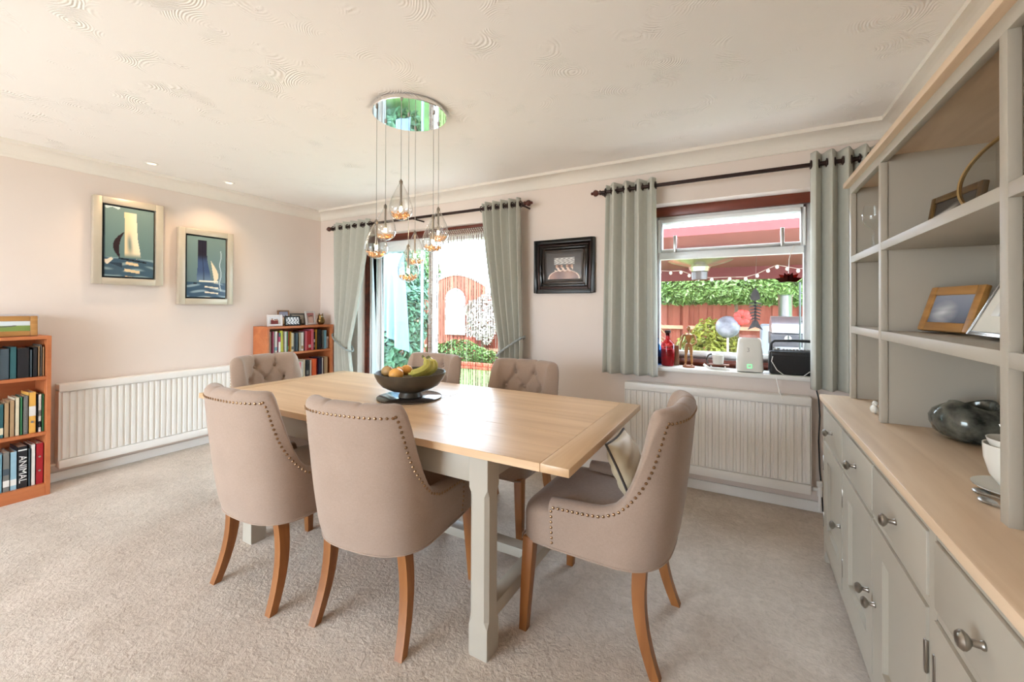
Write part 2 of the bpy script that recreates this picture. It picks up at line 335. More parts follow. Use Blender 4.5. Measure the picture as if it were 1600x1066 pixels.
# ---------------- patio doors
d1 = bpy.data.objects.new('door_1', None); COL.objects.link(d1); struct(d1); tag(d1, 'white sliding patio door in a brown timber surround')
px0, px1, pz0, pz1 = PAT[0], PAT[1], PAT[2], PAT[3]
frame_boxes(px0, px1, pz0, pz1, 0.045, BY + 0.1, BY + 0.26, 0.03, 0.07).build('timber_frame', M_TIMBER, d1, bevel=0.003)
mx = (px0 + px1) / 2 - 0.05
frame_boxes(px0 + 0.045, px1 - 0.045, pz0 + 0.03, pz1 - 0.07, 0.04, GY - 0.07, GY + 0.05, 0.04, 0.05).build('door_frame', M_UPVC, d1, bevel=0.004)
frame_boxes(px0 + 0.075, mx + 0.04, pz0 + 0.06, pz1 - 0.11, 0.075, GY, GY + 0.04, 0.09, 0.07).build('fixed_sash', M_UPVC, d1, bevel=0.005)
B(px0 + 0.15, mx - 0.035, GY + 0.017, GY + 0.023, pz0 + 0.15, pz1 - 0.18).build('pane', glass('grey_green_glass', (0.80, 0.90, 0.90)), d1)
frame_boxes(px0 + 0.16, mx + 0.05, pz0 + 0.06, pz1 - 0.11, 0.065, GY - 0.06, GY - 0.02, 0.09, 0.07).build('sliding_sash', M_UPVC, d1, bevel=0.005)
B(px0 + 0.225, mx - 0.015, GY - 0.043, GY - 0.037, pz0 + 0.15, pz1 - 0.18).build('pane', M_GLASS, d1)
B(mx + 0.0, mx + 0.03, GY - 0.10, GY - 0.06, 0.78, 1.12).build('handle', wood('handle_wood', S(90, 50, 34), S(120, 70, 48), 0.4, 'Z'), d1, bevel=0.006)

# bead curtain in the open half of the patio door
bc = thing('bead_curtain', 'long string bead curtain hanging in the open half of the patio door', 'curtain', (0, 0, 0))
M_BEAD = mat('brown_beads', S(96, 72, 56), 0.4, vary=0.3, scale=40); M_BEADL = mat('pale_beads', S(206, 196, 184), 0.3, vary=0.2, scale=40)
BCX0, BCX1, BCY = mx + 0.10, px1 - 0.10, BY + 0.06
MB().box(mx + 0.02, px1 - 0.06, BCY - 0.01, BCY + 0.01, pz1 - 0.03, pz1 - 0.005).build('header_rail', M_TIMBER, bc, bevel=0.003)
lat = MB()
nx = 36
for r in range(4):
    for i in range(nx):
        x = BCX0 - 0.04 + (BCX1 - BCX0 + 0.08) * (i + 0.5 * (r % 2)) / nx
        lat.ball((x, BCY, pz1 - 0.04 - 0.018 * r), 0.0085, 6, 4)
tag(lat.build('beaded_pelmet', M_BEADL, bc, True), 'white bead lattice strip', kind='stuff')
ns = 30
for i in range(ns):
    x = BCX0 + (BCX1 - BCX0) * (i + random.uniform(-.3, .3)) / (ns - 1)
    st = MB(); z = pz1 - 0.10; ph = random.uniform(0, 6)
    while z > 0.06:
        L = random.choice((0.03, 0.045, 0.07)); r = random.choice((0.0022, 0.0032, 0.004))
        st.tube([(x + 0.003 * math.sin(ph + z * 4), BCY, z), (x + 0.003 * math.sin(ph + (z - L) * 4), BCY, z - L)], r, 5)
        z -= L + 0.004
    st.build('bead_string', M_BEAD if random.random() < .72 else M_BEADL, bc)
# strings bunched at the meeting stile
for k in range(3):
    st = MB(); x = mx + 0.062 + 0.012 * k
    z = pz1 - 0.1
    while z > 0.06:
        st.tube([(x, BCY + 0.008 * (k % 2), z), (x, BCY + 0.008 * (k % 2), z - 0.06)], 0.0048, 5); z -= 0.066
    st.build('bead_string', M_BEAD if k % 2 else M_BEADL, bc)

# ---------------- radiators
def radiator(label, length, height, n):
    """front panel faces local -y, base corner at local x = 0"""
    r = thing('radiator', label, 'radiator')
    pts = []; p = length / n
    for i in range(n):
        x = i * p
        pts += [(x + 0.02 * p, 0.012), (x + 0.30 * p, 0.012), (x + 0.42 * p, 0), (x + 0.88 * p, 0), (x + 0.98 * p, 0.012)]
    z0, z1 = 0.055, height - 0.05
    m = MB(); k = len(pts)
    m.loft([[(x, y - 0.05, z) for x, y in pts] for z in (z0 + 0.012, z1 - 0.012)], caps=False, closed=False)
    m.box(0, length, -0.036, 0.03, z0 - 0.02, z1 + 0.02)
    m.build('panel', M_RAD, r)
    B(-0.004, length + 0.004, -0.053, 0.034, z1 - 0.006, height).build('top_grille', M_RAD, r, bevel=0.006)
    B(-0.002, length + 0.002, -0.052, 0.03, 0, z0 + 0.006).build('bottom_rail', M_RAD, r, bevel=0.006)
    for s, x in ((-1, 0), (1, length)):
        B(min(x, x + s * .004), max(x, x + s * .004), -0.045, 0.03, 0.01, z1 + 0.01).build('side_panel', M_RAD, r)
    MB().tube([(-0.01, -0.01, 0.03), (-0.05, -0.01, 0.03)], 0.011).lathe([(0.014, -0.03), (0.014, 0.02), (0.011, 0.03), (0.016, 0.032), (0.016, 0.075), (0.01, 0.08)], 12, (-0.05, -0.01, 0.02)).tube([(-0.05, -0.01, 0), (-0.05, -0.01, -0.10)], 0.008).build('valve', M_WHITE, r, True)
    MB().tube([(length + 0.01, -0.01, 0.03), (length + 0.05, -0.01, 0.03)], 0.011).lathe([(0.014, -0.03), (0.014, 0.02), (0.011, 0.03), (0.016, 0.032), (0.016, 0.06), (0.01, 0.065)], 12, (length + 0.05, -0.01, 0.02)).tube([(length + 0.05, -0.01, 0), (length + 0.05, -0.01, -0.10)], 0.008).build('valve', M_WHITE, r, True)
    return r
r = radiator('long white ribbed radiator on the wall under the sailing pictures', 1.35, 0.615, 34)
r.location = (LX + 0.05, 1.075, 0.11); r.rotation_euler = (0, 0, PI / 2)
r = radiator('white ribbed radiator under the window beside the dresser', 1.152, 0.607, 27)
r.location = (-0.774, BY - 0.05, 0.133)

# ================================================================ dining chairs
def make_chair(label):
    root = thing('dining_chair', label, 'chair', group='upholstered chairs around the dining table')
    YR = [(.36, -.268), (.42, -.285), (.56, -.306), (.76, -.329), (.91, -.342), (.96, -.346)]
    WW = [(.36, .252), (.45, .262), (.6, .268), (.96, .278)]
    b, ne, yf, z0, r = 0.205, 2.7, 0.15, 0.362, 0.038
    HT = [(0, .945), (.055, .944), (.075, .938), (.088, .920), (.098, .885), (.112, .82), (.130, .745), (.150, .680), (.175, .625), (.205, .588), (.25, .566), (.30, .560), (.46, .552)]
    def plan(sd, th, fr, z):
        w, yr = lerp(WW, z), lerp(YR, z)
        if fr is None:
            x = w * math.sin(th) ** (2 / ne) if th > 0 else 0; t = b * (1 - math.cos(th) ** (2 / ne)) if th < PI / 2 - 1e-6 else b
            return Vector((sd * x, yr + t, 0)), t
        y = yr + b + (yf - yr - b) * fr
        return Vector((sd * w, y, 0)), b + (yf + .306 - b) * fr
    # even arc-length parameters on one side
    dense = [(PI / 2 * k / 400, None) for k in range(401)] + [(0, k / 120) for k in range(1, 121)]
    acc = [0]; pp = plan(1, *dense[0], .6)[0]
    for q in dense[1:]:
        c = plan(1, *q, .6)[0]; acc.append(acc[-1] + (c - pp).length); pp = c
    NS = 66; half = []
    for k in range(NS + 1):
        target = acc[-1] * k / NS; i = min(range(len(acc)), key=lambda j: abs(acc[j] - target)); half.append((dense[i], acc[i]))
    cols = [(-1, q, -l) for q, l in reversed(half[1:])] + [(1, q, l) for q, l in half]
    btn = [(l, z) for z, ls in ((.855, (-.078, .078)), (.765, (-.156, 0, .156)), (.675, (-.078, .078)), (.60, (-.156, 0, .156))) for l in ls]
    seg = []
    for i, (l1, a1) in enumerate(btn):
        for l2, a2 in btn[i + 1:]:
            if abs(abs(l1 - l2) - .078) < .01 and abs(a1 - a2) < .1: seg.append((l1, a1, l2, a2))
    for l in (-.078, .078): seg.append((l, .855, l, .99))
    def crease(l, z):
        d = 0
        for a, c in btn:
            q = (l - a) ** 2 + (z - c) ** 2
            if q < .01: d = max(d, .030 * math.exp(-q / (2 * .017 ** 2)))
        e = 0
        for l1, a1, l2, a2 in seg:
            vx, vz = l2 - l1, a2 - a1; t = max(0, min(1, ((l - l1) * vx + (z - a1) * vz) / (vx * vx + vz * vz)))
            q = (l - l1 - t * vx) ** 2 + (z - a1 - t * vz) ** 2
            if q < .002: e = max(e, .013 * math.exp(-q / (2 * .0065 ** 2)))
        return max(d, e)
    def place(i, z):
        sd, q, l = cols[i]; p = plan(sd, *q, z)[0]
        a = plan(cols[max(0, i - 1)][0], *cols[max(0, i - 1)][1], z)[0]; c = plan(cols[min(len(cols) - 1, i + 1)][0], *cols[min(len(cols) - 1, i + 1)][1], z)[0]
        t = (c - a).normalized(); return p, Vector((t.y, -t.x, 0))   # outward normal (path runs left arm -> back -> right arm)
    rings = []; rim = []; base = []
    NO, NR, NI = 22, 8, 44
    for i, (sd, q, l) in enumerate(cols):
        h = lerp(HT, plan(sd, *q, .6)[1]); ring = []
        for k in range(NO + 1):
            z = z0 + (h - r - z0) * k / NO; p, n = place(i, z); ring.append(Vector((p.x, p.y, z)) + n * 0.0)
        for k in range(1, NR):
            a = PI * k / NR; z = h - r + r * math.sin(a); p, n = place(i, z); cr = crease(l, z) * .6 if h > .8 else 0
            ring.append(Vector((p.x, p.y, z - cr * math.sin(a))) - n * (r - r * math.cos(a)))
        for k in range(NI + 1):
            z = h - r - (h - r - .43) * k / NI; p, n = place(i, z)
            th = 2 * r
            if h > .62: th += .022 * math.sin(PI * min(1, k / NI * .9 + .05)) * sm(.62, .8, h) - (crease(l, z) * sm(.7, .9, h))
            ring.append(Vector((p.x, p.y, z)) - n * th)
        p, n = place(i, z0); base.append(Vector((p.x, p.y, z0 + .002))); ring.append(Vector((p.x, p.y, z0)) - n * .05)
        rings.append(ring)
        p, n = place(i, h - .043); rim.append((Vector((p.x, p.y, h - .043)), n))
    back = MB().loft(rings).build('backrest', M_LINEN, root, True)
    back.data.set_sharp_from_angle(angle=math.radians(60))
    # buttons
    for l, z in btn:
        i = min(range(len(cols)), key=lambda j: abs(cols[j][2] - l)); p, n = place(i, z)
        h = .945; k = (h - r - z) / (h - r - .43)
        th = 2 * r + .022 * math.sin(PI * min(1, k * .9 + .05)) - .030
        c = Vector((p.x, p.y, z)) - n * (th + .002)
        if z > .57: MB().ball(c, .0125, 12, 6, (1, .75, 1)).build('button', M_LINEN, back, True)
    # nail heads along the outer rim and down each arm front
    nails = MB(); pts = []
    ls = [c[2] for c in cols]; hs = [lerp(HT, plan(sd, *q, .6)[1]) for sd, q, l in cols]
    def at_l(l, z):
        i = max(0, min(len(ls) - 2, next((j - 1 for j, v in enumerate(ls) if v > l), len(ls) - 2))); k = max(0, min(1, (l - ls[i]) / (ls[i + 1] - ls[i])))
        (p, n), (p2, n2) = place(i, z), place(i + 1, z); p = p.lerp(p2, k); return Vector((p.x, p.y, z)), n.lerp(n2, k).normalized()
    off = []
    for i in range(len(ls)):
        a, c = max(0, i - 2), min(len(ls) - 1, i + 2); dl, dh = ls[c] - ls[a], hs[c] - hs[a]; L = math.hypot(dl, dh); o = .026 + .020 * sm(.57, .75, hs[i])
        off.append((ls[i] + dh / L * o, hs[i] - dl / L * o))
    d = .0; (pl_, ph_) = off[0]
    for l, z in off[1:]:
        sg = math.hypot(l - pl_, z - ph_); t = .0205 - d
        while t <= sg and sg > 0:
            k = t / sg; pts.append(at_l(pl_ + (l - pl_) * k, ph_ + (z - ph_) * k)); t += .0205
        d = sg - (t - .0205); pl_, ph_ = l, z
    for sd in (-1, 1):
        for k in range(7): pts.append(at_l(sd * (ls[-1] - .012), .512 - .021 * k))
    for p, n in pts:
        u = Vector((0, 0, 1)); t = n.cross(u); rr = .0062
        rg = [[p + n * (rr * .75 * math.sin(a)) + (t * math.cos(2 * PI * j / 7) + u * math.sin(2 * PI * j / 7)) * (rr * math.cos(a) + 1e-5) for j in range(7)] for a in (0, PI / 4, PI / 2 * .92)]
        nails.loft(rg)
    tag(nails.build('nailhead_trim', mat('antique_brass', S(150, 118, 88), 0.3, 1.0, 0.1, 50), root, True), 'row of small antique brass nail heads', kind='stuff')
    # seat
    st = MB(); rg = []
    def outline(inset, z, dome=0):
        o = []
        for k in range(40):
            a = 2 * PI * k / 40; ex = 2 / 7
            ca, sa = math.cos(a), math.sin(a)
            x = math.copysign(abs(ca) ** ex, ca) * (.262 - inset); y = .02 + math.copysign(abs(sa) ** ex, sa) * (.265 - inset)
            if y < .05: x *= .80
            elif y < .14: x *= .80 + .2 * sm(.05, .15, y)
            o.append((x, y * (1 if y > 0 else .86), z))
        return o
    for ins, z in ((.01, .362), (.0, .37), (0, .47), (.006, .492), (.022, .507), (.06, .517), (.13, .521), (.2, .522)): rg.append(outline(ins, z))
    st.loft(rg).build('seat', M_LINEN, root, True)
    MB().tube(base + [Vector((.245, .275, z0 + .004)), Vector((.22, .286, z0 + .004)), Vector((-.22, .286, z0 + .004)), Vector((-.245, .275, z0 + .004))], .0048, 6, loop=True).build('piping', M_LINEN, root, True)
    # legs
    def leg(path, w):
        rr = []
        for (x, y, z), s in zip(path, w): rr.append([(x - s[0], y - s[1], z), (x + s[0], y - s[1], z), (x + s[0], y + s[1], z), (x - s[0], y + s[1], z)])
        return MB().loft(rr)
    for sx in (-1, 1):
        leg([(sx * .228, .245, .375), (sx * .236, .255, .2), (sx * .244, .265, 0)], [(.024, .024), (.021, .021), (.0165, .0165)]).build('leg', M_LEG, root, bevel=.003)
        path = []; w = []
        for k in range(9):
            t = k / 8; path.append((sx * (.185 + .03 * t), -.185 + .012 * math.sin(t * PI) - .058 * t ** 2.0, .378 * (1 - t))); w.append((.020 - .003 * t, .025 - .008 * t))
        o = leg(path, w).build('leg', M_LEG, root, True)
        o.data.set_sharp_from_angle(angle=math.radians(40))
    return root
spots = [
    ((-1.957, 1.300), 0.5, 'beige studded chair on the near side of the table, left of its neighbour'),
    ((-1.343, 1.379), 6.0, 'beige studded chair on the near side, closest to the thick front table leg'),
    ((-0.500, 1.750), 88.4, 'beige chair at the right table end with a satin cushion on its seat'),
    ((-2.840, 1.834), -90.0, 'beige buttoned chair at the left table end before the corner bookcase'),
    ((-2.050, 2.245), 180.0, 'beige buttoned chair on the far side of the table behind the fruit bowl'),
    ((-1.285, 2.255), 180.0, 'beige buttoned chair on the far side of the table before the bare wall'),
]
chair0 = make_chair(spots[0][2])
for i, ((x, y), a, lb) in enumerate(spots):
    c = chair0 if i == 0 else copy_tree(chair0)
    c.location = (x, y, 0); c.rotation_euler = (0, 0, math.radians(a)); c['label'] = lb

# cushion on the end chair
def pillow(name, w, h, t, m, mp, label):
    root = thing(name, label, 'cushion'); n = 22; vt = []; vb = []
    for j in range(n + 1):
        for i in range(n + 1):
            u, v = 2 * i / n - 1, 2 * j / n - 1
            k = max(0, (1 - abs(u) ** 2.6) * (1 - abs(v) ** 2.6)) ** .55
            e = 1 - .07 * (1 - abs(u) ** 2) * abs(v) ** 6; e2 = 1 - .07 * (1 - abs(v) ** 2) * abs(u) ** 6
            wr = .006 * math.sin(9 * u + 3 * v) * k * (abs(u * v)) + .004 * math.sin(14 * v - 5 * u) * k
            vt.append((u * w / 2 * e2, v * h / 2 * e, t / 2 * k + wr)); vb.append((u * w / 2 * e2, v * h / 2 * e, -t / 2 * k + wr))
    fs = [(j * (n + 1) + i, j * (n + 1) + i + 1, (j + 1) * (n + 1) + i + 1, (j + 1) * (n + 1) + i) for j in range(n) for i in range(n)]
    MB().add(vt, fs).add(vb, [f[::-1] for f in fs]).build('cover', m, root, True)
    loop = [vt[i] for i in range(n)] + [vt[j * (n + 1) + n] for j in range(n)] + [vt[n * (n + 1) + n - i] for i in range(n)] + [vt[(n - j) * (n + 1)] for j in range(n)]
    MB().tube(loop, .005, 6, loop=True).build('piping', mp, root, True); return root
M_SATIN = mat('champagne_satin', S(190, 174, 144), 0.48, vary=0.08, scale=14, sheen=0.3)
cu = pillow('cushion', .25, .25, .10, M_SATIN, mat('dark_cord', S(62, 54, 50), 0.7), 'champagne satin cushion with dark piping leaning on the end chair')
cu.location = (-.405, 1.725, .655); cu.rotation_euler = (math.radians(90), math.radians(0), math.radians(88)); 
cu.rotation_euler = (Matrix.Rotation(math.radians(88.4), 4, 'Z') @ Matrix.Rotation(math.radians(64), 4, 'X')).to_euler()

# ================================================================ dining table
TH = .78
tb = thing('dining_table', 'extending dining table with pale oak top and painted grey base', 'table', (-1.663, 1.791, 0), math.radians(-.5))
HL, HW = 1.182, .515
M_TG = M_GREIGE
tt = TH - .03
end = .105
for (x0, x1) in ((-HL + end, .165), (.167, HL - end)):
    nb = 6
    for k in range(nb):
        y0 = -HW + 2 * HW * k / nb; y1 = -HW + 2 * HW * (k + 1) / nb
        B(x0, x1, y0 + .0002, y1 - .0002, tt, TH - .0004 * (k % 2)).build('top_plank', M_OAK, tb, bevel=.0012, seg=1)
for x0, x1 in ((-HL, -HL + end - .0008), (HL - end + .0008, HL)):
    B(x0, x1, -HW, HW, tt, TH).build('breadboard_end', M_OAKEND, tb, bevel=.003)
LXs = (-.712, .812)
def table_leg(cx, cy):
    s = .041; m = MB(); rr = []
    for z, c in ((0, .004), (.012, .0), (.115, .0), (.14, .014), (.60, .014), (.625, .0), (.752, .0)):
        c = max(c, .0015)
        rr.append([(cx + a, cy + b_, z) for a, b_ in ((-s + c, -s), (s - c, -s), (s, -s + c), (s, s - c), (s - c, s), (-s + c, s), (-s, s - c), (-s, -s + c))])
    return m.loft(rr)
for cx in LXs:
    for cy in (-.445, .445): table_leg(cx, cy).build('leg', M_TG, tb)
for cy in (-.455, .455): B(LXs[0] + .04, LXs[1] - .04, cy - .011, cy + .011, .635, tt).build('apron', M_TG, tb, bevel=.002)
for cx in LXs: B(cx - .011, cx + .011, -.405, .405, .635, tt).build('apron', M_TG, tb, bevel=.002)
for cx in LXs: B(cx - .03, cx + .03, -.405, .405, .11, .165).build('stretcher', M_TG, tb, bevel=.004)
B(LXs[0] + .03, LXs[1] - .03, -.035, .035, .115, .16).build('stretcher', M_TG, tb, bevel=.004)
for cy in (-.33, .33):
    for s in (-1, 1):
        xa = LXs[1] if s > 0 else LXs[0]
        B(min(xa, s * (HL - .06)), max(xa, s * (HL - .06)), cy - .015, cy + .015, .70, tt).build('extension_runner', M_OAK, tb, bevel=.002)

# ---------------- fruit bowl
mt = thing('table_mat', 'round dark slate mat under the fruit bowl', 'mat', (-1.665, 1.81, TH))
MB().lathe([(.176, 0), (.181, .002), (.181, .009), (.178, .0105), (.001, .0105)], 48).build('disc', mat('polished_slate', S(66, 56, 50), 0.12, vary=.25, scale=9), mt, True)
bz = TH + .0115
bw = thing('fruit_bowl', 'dark bronze footed bowl in the middle of the table', 'bowl', (-1.648, 1.80, bz))
BS = 1.2
bp = [(.052, 0), (.056, .003), (.054, .01), (.050, .018), (.049, .026), (.060, .031), (.095, .040), (.130, .060), (.150, .085), (.162, .112), (.165, .126), (.162, .129), (.158, .127), (.154, .112), (.142, .087), (.120, .063), (.085, .046), (.03, .040), (.001, .039)]
MB().lathe([(r_ * BS, z_ * 1.1) for r_, z_ in bp], 56).build('bowl', mat('weathered_bronze_glaze', S(74, 67, 56), 0.38, 0.25, 0.25, 7, 0.1, 60), bw, True)
BWC = Vector((-1.648, 1.80, bz))
def banana(label, pts, rad=.0185):
    root = thing('banana', label, 'banana', BWC, group='bananas in the bowl')
    P_ = [Vector(p) for p in pts]; path = []; n = 16
    for k in range(n + 1):
        t = k / n; path.append(P_[0] * (1 - t) ** 3 + P_[1] * 3 * t * (1 - t) ** 2 + P_[2] * 3 * t * t * (1 - t) + P_[3] * t ** 3)
    rd = [rad * min(1, .30 + 1.25 * math.sin(PI * min(1, max(0, (k / n) * .93 + .04)) ) ** .6) if 1 < k < n - 1 else (rad * .36) for k in range(n + 1)]
    MB().tube(path, rd, 7).build('fruit', mat('banana_skin', S(186, 174, 82), 0.45, vary=.18, scale=22), root, True)
    d = (path[-1] - path[-2]).normalized()
    MB().tube([path[-1], path[-1] + d * .016], [rad * .36, rad * .30], 7).build('stem', mat('banana_stem', S(96, 92, 44), 0.6, vary=.3, scale=60), root, True)
# written in bowl coordinates: x to the right of the picture plane, y away
rx, ry = Vector((math.cos(YAW), math.sin(YAW), 0)), Vector((-math.sin(YAW), math.cos(YAW), 0))
def bl(a, b_, z): return rx * a * 1.15 + ry * b_ * 1.15 + Vector((0, 0, z + .012))
banana('front banana of the bunch, yellow with green tint', [bl(.012, -.088, .130), bl(.06, -.088, .142), bl(.125, -.062, .158), bl(.072, -.030, .212)], .020)
banana('middle banana of the bunch behind the front one', [bl(.018, -.046, .112), bl(.07, -.046, .118), bl(.140, -.015, .140), bl(.085, .010, .200)], .0185)
banana('rear banana of the bunch at the right of the bowl', [bl(.030, .000, .108), bl(.085, .005, .112), bl(.150, .040, .140), bl(.085, .052, .200)], .0185)
def citrus(label, p, r, sc=(1, 1, .86), m=None, name='satsuma', cat='orange'):
    root = thing(name, label, cat, BWC + p, group='round fruit in the bowl')
    MB().ball((0, 0, 0), r, 20, 12, sc).build('fruit', m or mat('orange_peel', S(232, 168, 82), 0.45, vary=.08, scale=20, bump=.3, bscale=220), root, True)
    MB().tube([(0, 0, r * sc[2] - .003), (0, .001, r * sc[2] + .005)], [.004, .003], 6).build('stem', mat('fruit_stem', S(84, 96, 50), .7), root)
citrus('large satsuma at the front of the fruit bowl', bl(-.048, -.085, .128), .040)
citrus('satsuma in the bowl behind the front one', bl(-.028, .030, .132), .035)
citrus('small satsuma between the mango and the front satsuma', bl(-.052, -.018, .138), .026)
citrus('brownish mango at the left of the fruit bowl', bl(-.112, -.008, .130), .036, (1.05, .85, .9), mat('mango_skin', S(176, 140, 88), 0.45, vary=.2, scale=18), 'mango', 'fruit')

# ================================================================ dresser
DX, DW = .375, .812         # front face, back (wall side)
DY1, DY0 = 2.70, .80        # far end, near end
WZ = .85
dr = thing('dresser', 'grey painted dresser with open shelves and oak worktop along the right wall', 'dresser', (0, 0, 0))
B(DX + .021, DW, DY0, DY1, .10, .82).build('carcass', M_GREIGE, dr)
B(.357, DW, DY0 - .012, DY1 + .012, .822, WZ).build('worktop', M_OAKY, dr, bevel=.005)
# plinth with bracket feet
for y0, y1 in ((DY1 - .05, DY1), (DY0, DY0 + .05)): B(DX, DX + .05, y0, y1, 0, .12).build('foot', M_GREIGE, dr, bevel=.003)
for y0, y1 in ((DY1 - .05, DY1), (DY0, DY0 + .05)): B(DW - .06, DW - .01, y0, y1, 0, .12).build('foot', M_GREIGE, dr, bevel=.003)
B(DX, DX + .02, DY0 + .05, DY1 - .05, .062, .112).build('bottom_rail', M_GREIGE, dr, bevel=.003)
B(DX + .0004, DX + .0145, DY0 + .004, DY1 - .004, .794, .822).build('top_rail', M_GREIGE, dr)
B(DX + .0004, DX + .0145, DY0 + .004, DY1 - .004, .620, .642).build('mid_rail', M_GREIGE, dr)
def knob(parent, y, z):
    m = MB().lathe([(.008, 0), (.0085, .003), (.0065, .006), (.0062, .017), (.012, .021), (.0165, .026), (.0168, .030), (.012, .036), (.004, .038)], 20)
    m.build('knob', M_PEWTER, parent, True, xf=Matrix.Translation((DX - .006, y, z)) @ Matrix.Rotation(-PI / 2, 4, 'Y'))
def hinge(parent, y, z):
    B(DX - .009, DX - .002, y - .006, y + .006, z - .038, z + .038).build('hinge', M_PEWTER, parent, bevel=.003)
secs = [(2.215, 2.665, 'far'), (1.755, 2.205, 'far'), (1.297, 1.745, 'near'), (.835, 1.252, 'far')]
for y0, y1 in ((2.668, 2.70), (2.207, 2.213), (1.747, 1.753), (1.254, 1.294), (.80, .832)):
    B(DX - .0008, DX + .0135, y0, y1, .112, .81).build('stile', M_GREIGE, dr)
for y0, y1, hs in secs:
    d = B(DX - .006, DX + .012, y0, y1, .644, .792).build('drawer', M_GREIGE, dr, bevel=.003)
    knob(d, (y0 + y1) / 2 - .012, .716)
    do = frame = MB()
    fw_ = .108 if hs == 'far' else .066
    a, c = y0 + .001, y1 - .001
    sa = .066; sc_ = .105
    frame.box(DX - .006, DX + .012, a, a + sa, .116, .618).box(DX - .006, DX + .012, c - sc_, c, .116, .618)
    frame.box(DX - .006, DX + .012, a + sa, c - sc_, .116, .205).box(DX - .006, DX + .012, a + sa, c - sc_, .542, .618)
    do = frame.build('door', M_GREIGE, dr)
    B(DX + .009, DX + .018, a + sa - .003, c - sc_ + .003, .20, .547).build('panel', M_GREIGE, do)
    hy = y1 - .003 if hs == 'far' else y0 + .003; ky = y0 + .034 if hs == 'far' else y1 - .036
    for z in (.505, .215): hinge(do, hy, z)
    knob(do, ky, .366)
# hutch
HX, HY0, HY1, HT_ = .48, .80, 2.69, 1.915
M_HIN = M_GREIGE
for yc, w in ((HY1 - .014, .028), (2.16, .022), (1.262, .024), (HY0 + .014, .028)):
    B(HX, HX + .022, yc - w / 2 - .004, yc + w / 2 + .004, WZ, HT_ - .035).build('upright', M_GREIGE, dr, bevel=.0015)
    B(HX + .022, DW - .012, yc - .009, yc + .009, WZ, HT_).build('divider', M_HIN, dr)
B(HX, HX + .022, HY0, HY1, HT_ - .037, HT_).build('frieze', M_GREIGE, dr, bevel=.0015)
B(HX + .022, DW - .012, HY0, HY1, HT_ - .012, HT_).build('soffit', M_OAKY, dr)
B(HX - .024, DW, HY0 - .012, HY1 + .014, HT_, HT_ + .026).build('crown_board', M_OAKY, dr, bevel=.004)
for y0, y1 in ((HY0 + .03, 1.25), (1.274, 2.149), (2.171, HY1 - .028)):
    for z0, z1 in ((1.178, 1.212), (1.530, 1.562)):
        B(HX + .001, DW - .012, y0, y1, z0, z1).build('shelf', M_GREIGE, dr, bevel=.0015)
nbd = 20
for k in range(nbd):
    y0 = HY0 + (HY1 - HY0) * k / nbd; y1 = HY0 + (HY1 - HY0) * (k + 1) / nbd
    B(DW - .012, DW, y0 + .001, y1 - .001, WZ, HT_).build('back_board', M_HIN, dr, bevel=.0025, seg=1)

# ---------------- things on the dresser
SH1, SH2 = 1.2121, 1.5621
def photo_frame(label, w, h, bord, m_frame, fn, depth=.018, mount=None, inner=None, name='photo_frame', glossy=True, nx=36, ny=28, cat='picture frame', group=None):
    """stands in the local xz plane facing local -y, base at z=0, centred on x"""
    root = thing(name, label, cat, group=group)
    b = bord
    for nm, bx in (('frame_side', (-w / 2, -w / 2 + b, 0, h)), ('frame_side', (w / 2 - b, w / 2, 0, h)), ('frame_rail', (-w / 2 + b, w / 2 - b, 0, b)), ('frame_rail', (-w / 2 + b, w / 2 - b, h - b, h))):
        B(bx[0], bx[1], -depth / 2, depth / 2, bx[2], bx[3]).build(nm, m_frame, root, bevel=min(.004, b * .25))
    B(-w / 2 + b, w / 2 - b, 0, depth / 2 - .001, b, h - b).build('backing', M_BLACK, root)
    mw = 0
    if mount:
        mw, mc = mount; B(-w / 2 + b, w / 2 - b, -.003, 0, b, h - b).build('mount', mc, root)
    iw, ih = w - 2 * b - 2 * mw, h - 2 * b - 2 * mw
    panel('picture', root, (-w / 2 + b + mw, -.0036, b + mw), (1, 0, 0), (0, 0, 1), iw, ih, nx, ny, fn, M_PRINTG if glossy else M_PRINT)
    return root
def stand(o, loc, rz, tilt):
    o.matrix_world = Matrix.Translation(loc) @ Matrix.Rotation(rz, 4, 'Z') @ Matrix.Rotation(-tilt, 4, 'X')
    o.rotation_mode = 'XYZ'
GOLD = wood('honey_frame_wood', S(152, 104, 52), S(190, 140, 80), .35, 'X', 2)
M_SILV = mat('silver_frame', S(178, 176, 172), .25, 1.0, .05)
M_CARD = mat('ivory_card', S(226, 220, 206), .8, vary=.02)
def cloudy(a, b):
    d = math.hypot((a - .35) * 1.3, b - .35); base = mixc(S(92, 98, 116), S(150, 156, 172), b)
    n = .5 + .5 * math.sin(9 * a + 4 * math.sin(7 * b)) * math.cos(8 * b + 3 * a)
    return mixc(base, S(214, 216, 220), max(0, (1 - d * 2.0)) * (.5 + .6 * n))
o = photo_frame('honey wooden frame with a cloudy landscape print on the dresser middle shelf', .245, .165, .032, GOLD, cloudy)
stand(o, (.617, 2.008, SH1 + .008), math.radians(-76), math.radians(17))
def abstract(a, b): return mixc(S(222, 216, 204), S(150, 144, 132), sm(.45, .4, abs(a - .5) + abs(b - .5) * .6))
o = photo_frame('slim silver frame with a pale mounted print leaning on the dresser middle shelf', .25, .32, .014, M_SILV, abstract, .016, (.05, M_CARD))
stand(o, (.606, 1.668, SH1 + .008), math.radians(-90), math.radians(25))
def bw(a, b):
    t = .5 + .5 * math.sin(7 * a + 2.2 * math.sin(6 * b)); return mixc(S(60, 50, 44), S(205, 196, 186), sm(.35, .75, t * (1.2 - b)))
o = photo_frame('small gilt frame with a portrait print on the dresser top shelf', .26, .145, .024, mat('old_gilt', S(120, 92, 54), .4, .7, .15, 30), bw)
